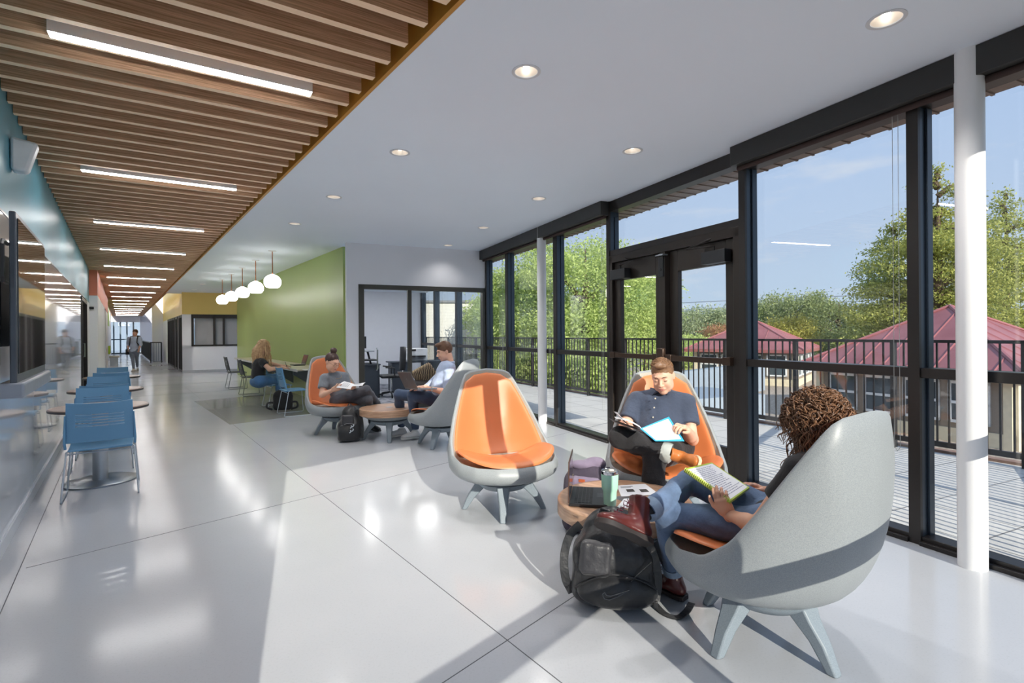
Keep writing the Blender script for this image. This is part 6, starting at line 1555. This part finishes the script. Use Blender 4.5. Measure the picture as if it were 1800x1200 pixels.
def laptop(label, base_quad, screen_h, tilt, body_m, lid_m, scr_m):
    """base_quad: hinge-left, hinge-right, front-right, front-left as seen by its user"""
    hl, hr, fr, fl = [Vector(q) for q in base_quad]; t = thing('laptop', label, 'laptop')
    n = (fl - hl).cross(hr - hl).normalized(); n = n if n.z > 0 else -n
    m = MB(); m.hexa([hl, hr, fr, fl] + [p + n * .016 for p in (hl, hr, fr, fl)]); b = fixn(m.build('base', body_m, t, bevel=.003))
    k = MB(); q = [hl, hr, fr, fl]
    for r in range(5):
        for c_ in range(13):
            u0 = .06 + c_ * .068; v0 = .12 + r * .09; kq = inner_quad(q, u0, u0 + .056, v0, v0 + .072, .0165); k.hexa(kq + [p + n * .0022 for p in kq])
    fixn(k.build('keyboard', M('keys', lin(30, 31, 34), .5), t, smooth=0))
    kq = inner_quad(q, .36, .62, .66, .92, .0162); k = MB(); k.hexa(kq + [p + n * .0006 for p in kq]); fixn(k.build('touchpad', M('touchpad', lin(50, 52, 56), .35), t, smooth=0))
    back = ((hl - fl) + (hr - fr)).normalized(); d = (n * math.cos(tilt) + back * math.sin(tilt)).normalized(); o = back * math.cos(tilt) * .007 - n * math.sin(tilt) * .007
    h0, h1 = hl + n * .016, hr + n * .016
    m = MB(); m.hexa([h0, h1, h1 + o, h0 + o] + [p + d * screen_h for p in (h0, h1, h1 + o, h0 + o)]); lid = fixn(m.build('lid', lid_m, t, bevel=.003))
    x = (h1 - h0); m = MB(); a = h0 + x * .03 + d * .02 - o * .12; b2 = h1 - x * .03 + d * .02 - o * .12; c2 = b2 + d * (screen_h - .035); e = a + d * (screen_h - .035); m.hexa([a, b2, b2 + o * .1, a + o * .1] + [e, c2, c2 + o * .1, e + o * .1]); fixn(m.build('screen', scr_m, t, smooth=0))
    cc = h0 + x * .5 + d * screen_h * .55 + o * 1.08; m = MB(); m.tube([cc - o * .1, cc + o * .06], .013, 16); m.build('lid_emblem', M('lid emblem', lin(170, 174, 180), .3, metal=.6), lid)
    return t
TZ0 = .4195
scr_dark = M('laptop screen', lin(34, 36, 42), .12)
# near laptop on the coffee table: opens to the right
hl = D(997, 892, 2.86); 
A = Vector((.315, 2.90, TZ0)); B = Vector((.375, 3.23, TZ0)); U = Vector((.985, -.17, 0)) * .235
laptop('black laptop open on the near coffee table, its lid edge on to the camera', [B, A, A + U, B + U], .235, -.02, blk_plastic, M('laptop lid orange brown', lin(96, 74, 66), .3, metal=.3), scr_dark)
# tumbler
tp = G(1074, 893, TZ0) + Vector((0, .03, 0))
t = thing('tumbler', 'mint green steel tumbler standing on the near coffee table', 'tumbler', tp)
mint = M('mint powder coat', lin(176, 226, 204), .4, var=.02)
m = MB(); m.lathe([(.001, .0), (.031, 0), (.034, .004), (.034, .012), (.0345, .013)], n=40); m.build('steel_foot', chrome, t)
m = MB(); m.lathe([(.0345, .013), (.038, .085), (.0425, .098), (.045, .105), (.048, .17), (.048, .186), (.030, .186)], n=48); m.build('cup', mint, t)
m = MB(); m.lathe([(.0475, .185), (.0485, .187), (.0485, .203), (.046, .205), (.044, .203), (.044, .187)], n=48); m.build('rim', chrome, t)
m = MB(); m.lathe([(.0455, .186), (.0455, .198), (.040, .201), (.001, .200)], n=40); lid = m.build('lid', M('clear lid', lin(150, 152, 150), .12, var=.1), t)
m = MB(); m.box((.008, -.005, .206), (.028, .018, .010)); m.build('lid_slider', M('pale slider', lin(226, 214, 204), .4), lid, bevel=.004)
# papers on the near table
def tq(pts, z=TZ0): return [G(px, py, z) for px, py in pts]
q = tq([(1068, 874), (1137, 850), (1157, 866), (1088, 880)]) ; q = tq([(1084, 853), (1134, 850), (1160, 869), (1092, 872)])
s_ = sheet('printout', q, paper); tag(s_, 'white printout with two small pictures behind the mint tumbler', 'paper'); bars('printed_picture', q, [(.22, .44, .42, .66)], print_d, s_); bars('printed_picture', q, [(.6, .82, .48, .74)], print_d, s_); bars('text_line', q, [(.1, .5, .15, .19), (.1, .42, .24, .27)], print_m, s_)
q = tq([(1097, 876), (1152, 874), (1142, 897), (1084, 891)], TZ0 + .001)
s_ = sheet('printout', q, paper); tag(s_, 'white printout in front of the mint tumbler beside the oxblood boot', 'paper'); bars('printed_picture', q, [(.3, .52, .3, .6)], print_m, s_); bars('printed_picture', q, [(.62, .8, .6, .85)], print_d, s_)
# folder in the man's hands
t = thing('folder', 'open pale blue edged folder held by the man in the navy shirt', 'folder')
blue_f = M('folder blue', lin(52, 168, 208), .45)
sp0, sp1 = D(1125, 752, 3.47), D(1128, 757, 3.34)
qr = plane_quad([(1125, 753, 3.46), (1176, 732, 3.60), (1203, 775, 3.34), (1152, 775, 3.24)])
sheet('cover', qr, blue_f, t, .002); iq = inner_quad(qr, .05, .93, .07, .93, .0015); pg = sheet('pages', iq, paper, t, .0012)
bars('text_line', iq, [(.12, .42, .06, .085)] + [(.12, .8, .82 + 0, .83)], print_m, pg)
ql = [D(1125, 753, 3.46), D(1071, 735, 3.62), D(1079, 741, 3.40), D(1130, 759, 3.26)]
sheet('cover', [p for p in ql], M('folder dark back', lin(70, 62, 62), .6), t, .002); 
ql2 = [D(1124, 751, 3.46), D(1080, 735, 3.62), D(1082, 738, 3.42), D(1128, 756, 3.28)]; sheet('pages', [p + Vector((0, 0, .012)) for p in ql2], paper, t, .0012, bend=.012)
sheet('loose_page', [D(1099, 743, 3.50), D(1079, 723, 3.58), D(1084, 724, 3.44), D(1103, 744, 3.40)], paper, t, .001)
# spiral notebook of the curly haired woman
t = thing('spiral_notebook', 'lime green spiral notebook resting on the knee of the curly haired woman', 'notebook')
nq_ = plane_quad([(1203, 823, 2.48), (1251, 812, 2.62), (1318, 856, 2.40), (1285, 880, 2.27)])
lime_c = M('notebook lime', lin(176, 196, 60), .45)
n = (nq_[1] - nq_[0]).cross(nq_[3] - nq_[0]).normalized(); n = n if n.z > 0 else -n
nb = MB(); nb.hexa([p - n * .014 for p in nq_] + nq_); fixn(nb.build('cover', lime_c, t, bevel=.002))
iq = inner_quad(nq_, .04, .95, .05, .97, .0006)
pg = sheet('page', iq, paper, t, .001)
rng = random.Random(4); rc = []
for k in range(17):
    v = .07 + k * .052; u = .03 + rng.uniform(0, .06)
    while u < rng.uniform(.55, .95): w_ = rng.uniform(.03, .10); rc.append((u + 0, min(u + w_, .97), v, v + .009)); u += w_ + .025
bars('handwriting', [iq[0], iq[1], iq[2], iq[3]], rc, ink_blue, pg, .0011, .0004)
cpr = M('lime wire', lin(206, 214, 120), .4, metal=.3)
for k in range(26):
    p = nq_[0] + (nq_[3] - nq_[0]) * ((k + .5) / 26); e = (nq_[1] - nq_[0]).normalized()
    m = MB(); m.tube([p + e * (.004 + .009 * math.cos(a)) - n * .006 + n * .012 * math.sin(a) for a in np.linspace(0, 2 * PI, 11)[:-1]], .0014, 5, closed=True); m.build('wire_ring', cpr, t)
# papers of the bun woman
for lb, q in (('open white papers in the hands of the woman with the bun', [D(592, 683, 6.86), D(606, 672, 6.98), D(624, 677, 6.96), D(617, 686, 6.84)]), ('second white sheet lying across the knee of the woman with the bun', [D(617, 681, 6.86), D(626, 677, 6.95), D(644, 674, 6.92), D(638, 680, 6.84)])):
    s_ = sheet('paper_sheet', [p + Vector((0, -.02, .02)) for p in q], paper, None, .0015, .01); tag(s_, lb, 'paper'); bars('text_line', [p + Vector((0, -.02, .02)) for p in q], [(.15, .8, .2 + .12 * k, .23 + .12 * k) for k in range(5)], print_m, s_, .011)
# man's laptop
a, b = D(735, 685, 6.22), D(712, 683, 6.62); u = Vector((.985, .17, 0)) * .23
laptop('grey laptop open on the thighs of the man in pale blue', [b, a, a + u, b + u], .225, .42, M('laptop silver', lin(150, 152, 158), .3, metal=.6), M('laptop lid grey', lin(120, 112, 110), .3, metal=.5), scr_dark)
# table things near the blonde woman
tb = .7465
def wq(a0, a1, t0, t1, z=tb): return [FC(a0, t0, z), FC(a1, t0, z), FC(a1, t1, z), FC(a0, t1, z)]
aw = (blJ['wr'] - L0).dot(CD)
s_ = sheet('notebook', wq(aw - .22, aw + .06, GT - .58, GT - .38), paper, None, .008); tag(s_, 'open notebook on the long table under the blonde woman\'s hands', 'notebook')
t = thing('binder', 'white spiral binder standing open on the long table', 'binder')
for k in range(2):
    m = MB(); m.fbox(FC, aw - .62 - .25 * k, aw - .40 - .25 * k, GT - .50, GT - .485 + 0, tb, tb + .10 - .0 * k); m.build('page_block', M('binder page', lin(214, 222, 236), .6), t, smooth=0)
LPA = 7.05
laptop('dark laptop open on the long table beside the blonde woman', [FC(LPA - .17, GT - .16, tb), FC(LPA + .17, GT - .16, tb), FC(LPA + .17, GT - .39, tb), FC(LPA - .17, GT - .39, tb)], .22, .30, blk_plastic, M('laptop lid brown', lin(74, 60, 62), .35), scr_dark)
# patterned cushion on the dark stool behind the laptop man
t = thing('pouf', 'dark upholstered pouf behind the laptop man', 'pouf', G(735, 716) + Vector((0, .6, 0)))
organic('seat', [rbox((0, 0, .24), (.26, .26, .23), .10)], M('dark upholstery', lin(58, 50, 50), .7), t, .02, .02)
cm_, nt, b = newmat('zigzag cushion'); v = texco(nt); wv = nt.nodes.new('ShaderNodeTexWave'); wv.inputs['Scale'].default_value = 9; wv.inputs['Distortion'].default_value = 6; nt.links.new(v, wv.inputs['Vector'])
nt.links.new(ramp2(nt, wv.outputs['Fac'], .4, lin(84, 66, 54), .6, lin(206, 176, 140)), b.inputs['Base Color']); b.inputs['Roughness'].default_value = .9
cc = t.location + Vector((0.02, -.02, .60)); o = organic('cushion', [rbox(cc, (.22, .075, .17), .06, np.array(Matrix.Rotation(-.5, 3, 'Y') @ Matrix.Rotation(.5, 3, 'X')))], cm_, None, .012, .02); tag(o, 'brown zigzag patterned cushion leaning behind the laptop man', 'cushion')
# ------------------------------------------------------------------ backpacks
nylon = clothmat('black nylon', lin(30, 31, 34), rough=.40, var=.12, vs=5, bs=12, bmp=.7); nylon2 = clothmat('charcoal nylon', lin(46, 46, 50), rough=.42, var=.1, vs=5, bs=14, bmp=.6); mesh_g = clothmat('dark mesh', lin(70, 72, 76), rough=.8, var=.2, vs=120)
buckle = M('buckle plastic', lin(28, 28, 30), .35); zipm = M('zip metal', lin(150, 150, 152), .3, metal=.7)
def axes(yaw, lean):
    R = Matrix.Rotation(math.radians(yaw), 3, 'Z') @ Matrix.Rotation(math.radians(lean), 3, 'X'); return R
def bagloc(c, R): return lambda x, y, z: Vector(c) + R @ Vector((x, y, z))
# big black one in front of the near table (front faces the camera)
R = axes(-8, -10); c0 = G(1082, 1078) + Vector((0, .075, 0)); P0_ = bagloc(c0, R); P_ = lambda x, y, z: P0_(x, y, z * 1.10); Rm = np.array(R)
t = thing('backpack', 'large black backpack slumped against the near coffee table', 'backpack')
prims = [rbox(P_(0, .02, .15), (.205, .115, .150), .07, Rm), ell(P_(.01, .03, .30), (.165, .10, .155), Rm, k=.08), ell(P_(.03, .0, .08), (.215, .10, .085), Rm, k=.06), ell(P_(-.06, -.055, .23), (.10, .045, .11), Rm, k=.05)]
for p in prims: p['cuts'] = [(Vector((0, 0, .004)), Vector((0, 0, -1)))]
bd = organic('bag_body', prims, nylon, t, .0075, .05, folds(.006, 26, 12))
m = MB(); f = lambda u, v: P_(u, -.1, v)
pr2 = [rbox(P_(-.085, -.095, .225), (.080, .030, .085), .03, Rm @ np.array(Matrix.Rotation(.12, 3, 'Y')))]; organic('flap_pocket', pr2, nylon2, t, .006, .02, folds(.003, 50, 3))
pr2 = [ell(P_(.02, -.085, .085), (.20, .055, .085), Rm)]; pr2[0]['cuts'] = [(Vector((0, 0, .006)), Vector((0, 0, -1)))]; organic('front_pocket', pr2, nylon, t, .007, .02, folds(.004, 36, 7))
def arc(pts, r, name, mat, n=8, par=t): m = MB(); m.tube(pts, r, n); return m.build(name, mat, par)
arc([P_(x, -.125 + .5 * x * x, .165 - 1.6 * (x - .02) ** 2) for x in np.linspace(-.19, .21, 16)], .0045, 'piping', buckle)
arc([P_(x, -.118 + .7 * (x - .1) ** 2, .20 + .8 * (x - .16)) for x in np.linspace(.03, .19, 8)][::-1], .004, 'zip', buckle)
# swoosh style mark on the pocket
sw = [(-.055, .085), (-.045, .066), (-.022, .063), (.02, .080), (.075, .108), (.02, .090), (-.015, .080), (-.035, .081), (-.043, .092)]
def onp(x, z):   # pocket surface
    q = 1 - ((x - .02) / .20) ** 2 - ((z - .085) / .085) ** 2; return P_(x, -.085 - .055 * math.sqrt(max(.05, q)) - .002, z)
m = MB(); m.tube([onp(x, z) for x, z in sw + sw[:1]], .0026, 6); m.build('emblem', M('emblem grey', lin(92, 94, 98), .4), t)
def strap(pts, w, th, name, mat, par=t, up=None):
    m = MB(); pts = [Vector(p) for p in pts]; rings = []
    ext = [pts[0] * 2 - pts[1]] + pts + [pts[-1] * 2 - pts[-2]]; fine = []
    for i in range(1, len(ext) - 2):
        a, b, c, d = ext[i - 1:i + 3]
        for k in range(6): u = k / 6; fine.append(.5 * ((2 * b) + (c - a) * u + (2 * a - 5 * b + 4 * c - d) * u * u + (3 * b - a - 3 * c + d) * u ** 3))
    pts = fine + [pts[-1]]
    for i, p in enumerate(pts):
        tg = (pts[min(i + 1, len(pts) - 1)] - pts[max(i - 1, 0)]).normalized(); s_ = tg.cross(up or Vector((0, 0, 1)));
        if s_.length < .1: s_ = tg.cross(Vector((0, 1, 0)))
        s_.normalize(); n_ = s_.cross(tg); rings.append([p - s_ * w - n_ * th, p + s_ * w - n_ * th, p + s_ * w + n_ * th, p - s_ * w + n_ * th])
    m.loft(rings); return fixn(m.build(name, mat, par, bevel=.0015))
strap([P_(-.16, -.02, .36), P_(-.215, -.03, .31), P_(-.245, -.03, .22), P_(-.24, -.03, .12), P_(-.205, -.01, .05)], .022, .004, 'shoulder_strap', nylon, up=Vector((0, 1, 0)))
strap([P_(.15, -.06, .33), P_(.205, -.05, .25), P_(.225, -.05, .14), P_(.21, -.06, .05)], .020, .004, 'shoulder_strap', nylon, up=Vector((0, 1, 0)))
g0 = G(1160, 1075); strap([P_(.205, -.05, .05), G(1150, 1066) + Vector((0, 0, .02)), G(1168, 1080) + Vector((0, 0, .006)), G(1190, 1087) + Vector((0, 0, .006)), G(1206, 1083) + Vector((0, 0, .022)), G(1216, 1070) + Vector((0, 0, .03))], .017, .0025, 'webbing_tail', nylon)
arc([P_(-.06, .02, .405), P_(-.05, -.02, .43), P_(-.01, -.03, .43), P_(.0, .02, .405)], .010, 'grab_loop', nylon)
for x, z in ((.19, .10), (.205, .04)): m = MB(); m.box(P_(x, -.085, z), (.022, .010, .03), R); m.build('buckle', buckle, t, bevel=.003)
# far black pack beside the bun woman's chair
R = axes(18, -14); c0 = G(611, 778) + Vector((0, .08, 0)); P_ = bagloc(c0, R); Rm = np.array(R)
t = thing('backpack', 'black hiking backpack with pale print leaning by the far coffee table', 'backpack')
prims = [rbox(P_(0, .0, .14), (.150, .10, .14), .07, Rm), ell(P_(.01, .03, .32), (.115, .09, .16), Rm, k=.08), ell(P_(-.02, -.07, .12), (.12, .06, .11), Rm, k=.03)]
for p in prims: p['cuts'] = [(Vector((0, 0, .004)), Vector((0, 0, -1)))]
organic('bag_body', prims, nylon, t, .010, .04, folds(.006, 34, 2))
organic('front_pocket', [rbox(P_(-.02, -.10, .27), (.075, .028, .07), .025, Rm)], nylon2, t, .009, .02)
m = MB()
for x, z in ((.01, .16), (.03, .12), (.0, .10), (.035, .175)): m.tube([P_(x, -.138, z), P_(x + .02, -.136, z + .02), P_(x + .01, -.136, z + .035)], .007, 6)
m.build('emblem', M('pale print', lin(190, 198, 206), .6), t)
arc([P_(-.02, .03, .475), P_(0, .03, .50), P_(.03, .03, .475)], .009, 'grab_loop', nylon, par=t)
strap([P_(.09, -.06, .40), P_(.145, -.05, .30), P_(.16, -.06, .15), P_(.15, -.07, .03)], .022, .006, 'shoulder_strap', nylon, par=t, up=Vector((0, 1, 0)))
arc([P_(-.11, -.09, .20 + 0), P_(-.03, -.145, .225), P_(.07, -.12, .21)], .004, 'zip', zipm, par=t)
# black pack under the blonde woman
c0 = G(497, 720); R = axes(10, -8); P_ = bagloc(c0, R); Rm = np.array(R)
t = thing('backpack', 'plain black backpack on the floor under the empty blue chair', 'backpack')
prims = [rbox(P_(0, .0, .16), (.17, .09, .17), .07, Rm), ell(P_(0, 0, .30), (.14, .08, .09), Rm, k=.06)]
for p in prims: p['cuts'] = [(Vector((0, 0, .004)), Vector((0, 0, -1)))]
organic('bag_body', prims, black_c, t, .012, .04, folds(.005, 30, 2))
arc([P_(-.03, 0, .38), P_(0, 0, .41), P_(.03, 0, .38)], .009, 'grab_loop', nylon, par=t)
strap([P_(-.15, -.05, .14), P_(-.24, -.08, .13), P_(-.25, -.1, .05), P_(-.16, -.08, .01)], .018, .005, 'shoulder_strap', nylon, par=t, up=Vector((0, 1, 0)))
strap([P_(.15, -.05, .14), P_(.26, -.08, .14), P_(.28, -.1, .05), P_(.17, -.08, .01)], .018, .005, 'shoulder_strap', nylon, par=t, up=Vector((0, 1, 0)))
# purple pack behind the near table
c0 = Vector((.50, 3.60, 0)); R = axes(-25, -10); P_ = bagloc(c0, R); Rm = np.array(R)
t = thing('backpack', 'lilac grey backpack standing behind the near coffee table', 'backpack')
lil = clothmat('lilac canvas', lin(128, 116, 138), rough=.8, var=.08); lil_d = clothmat('dark plum canvas', lin(66, 58, 74), rough=.8, var=.1)
prims = [rbox(P_(0, .0, .20), (.165, .09, .21), .08, Rm), ell(P_(.01, .0, .40), (.13, .08, .10), Rm, k=.07)]
for p in prims: p['cuts'] = [(Vector((0, 0, .004)), Vector((0, 0, -1)))]
organic('bag_body', prims, lil_d, t, .009, .04, folds(.004, 30, 2))
organic('front_pocket', [rbox(P_(.02, -.085, .26), (.11, .035, .13), .04, Rm)], lil, t, .008, .02, folds(.003, 40, 1))
organic('top_flap', [ell(P_(.06, .0, .475), (.075, .055, .05), Rm), ell(P_(-.03, -.03, .46), (.09, .06, .035), Rm, k=.03)], lil, t, .008, .03, folds(.003, 40, 4))
m = MB(); m.box(P_(0.0, -.121, .36), (.045, .004, .022), R); m.build('leather_tag', M('rust tag', lin(170, 84, 48), .5), t, bevel=.001)
arc([P_(-.07, -.115, .40), P_(-.075, -.122, .30), P_(-.07, -.12, .2)], .004, 'zip', M('brass zip', lin(190, 180, 140), .3, metal=.5), par=t)
strap([P_(.15, -.03, .46), P_(.19, -.06, .36), P_(.195, -.06, .22)], .02, .006, 'shoulder_strap', lil_d, par=t, up=Vector((0, 1, 0)))
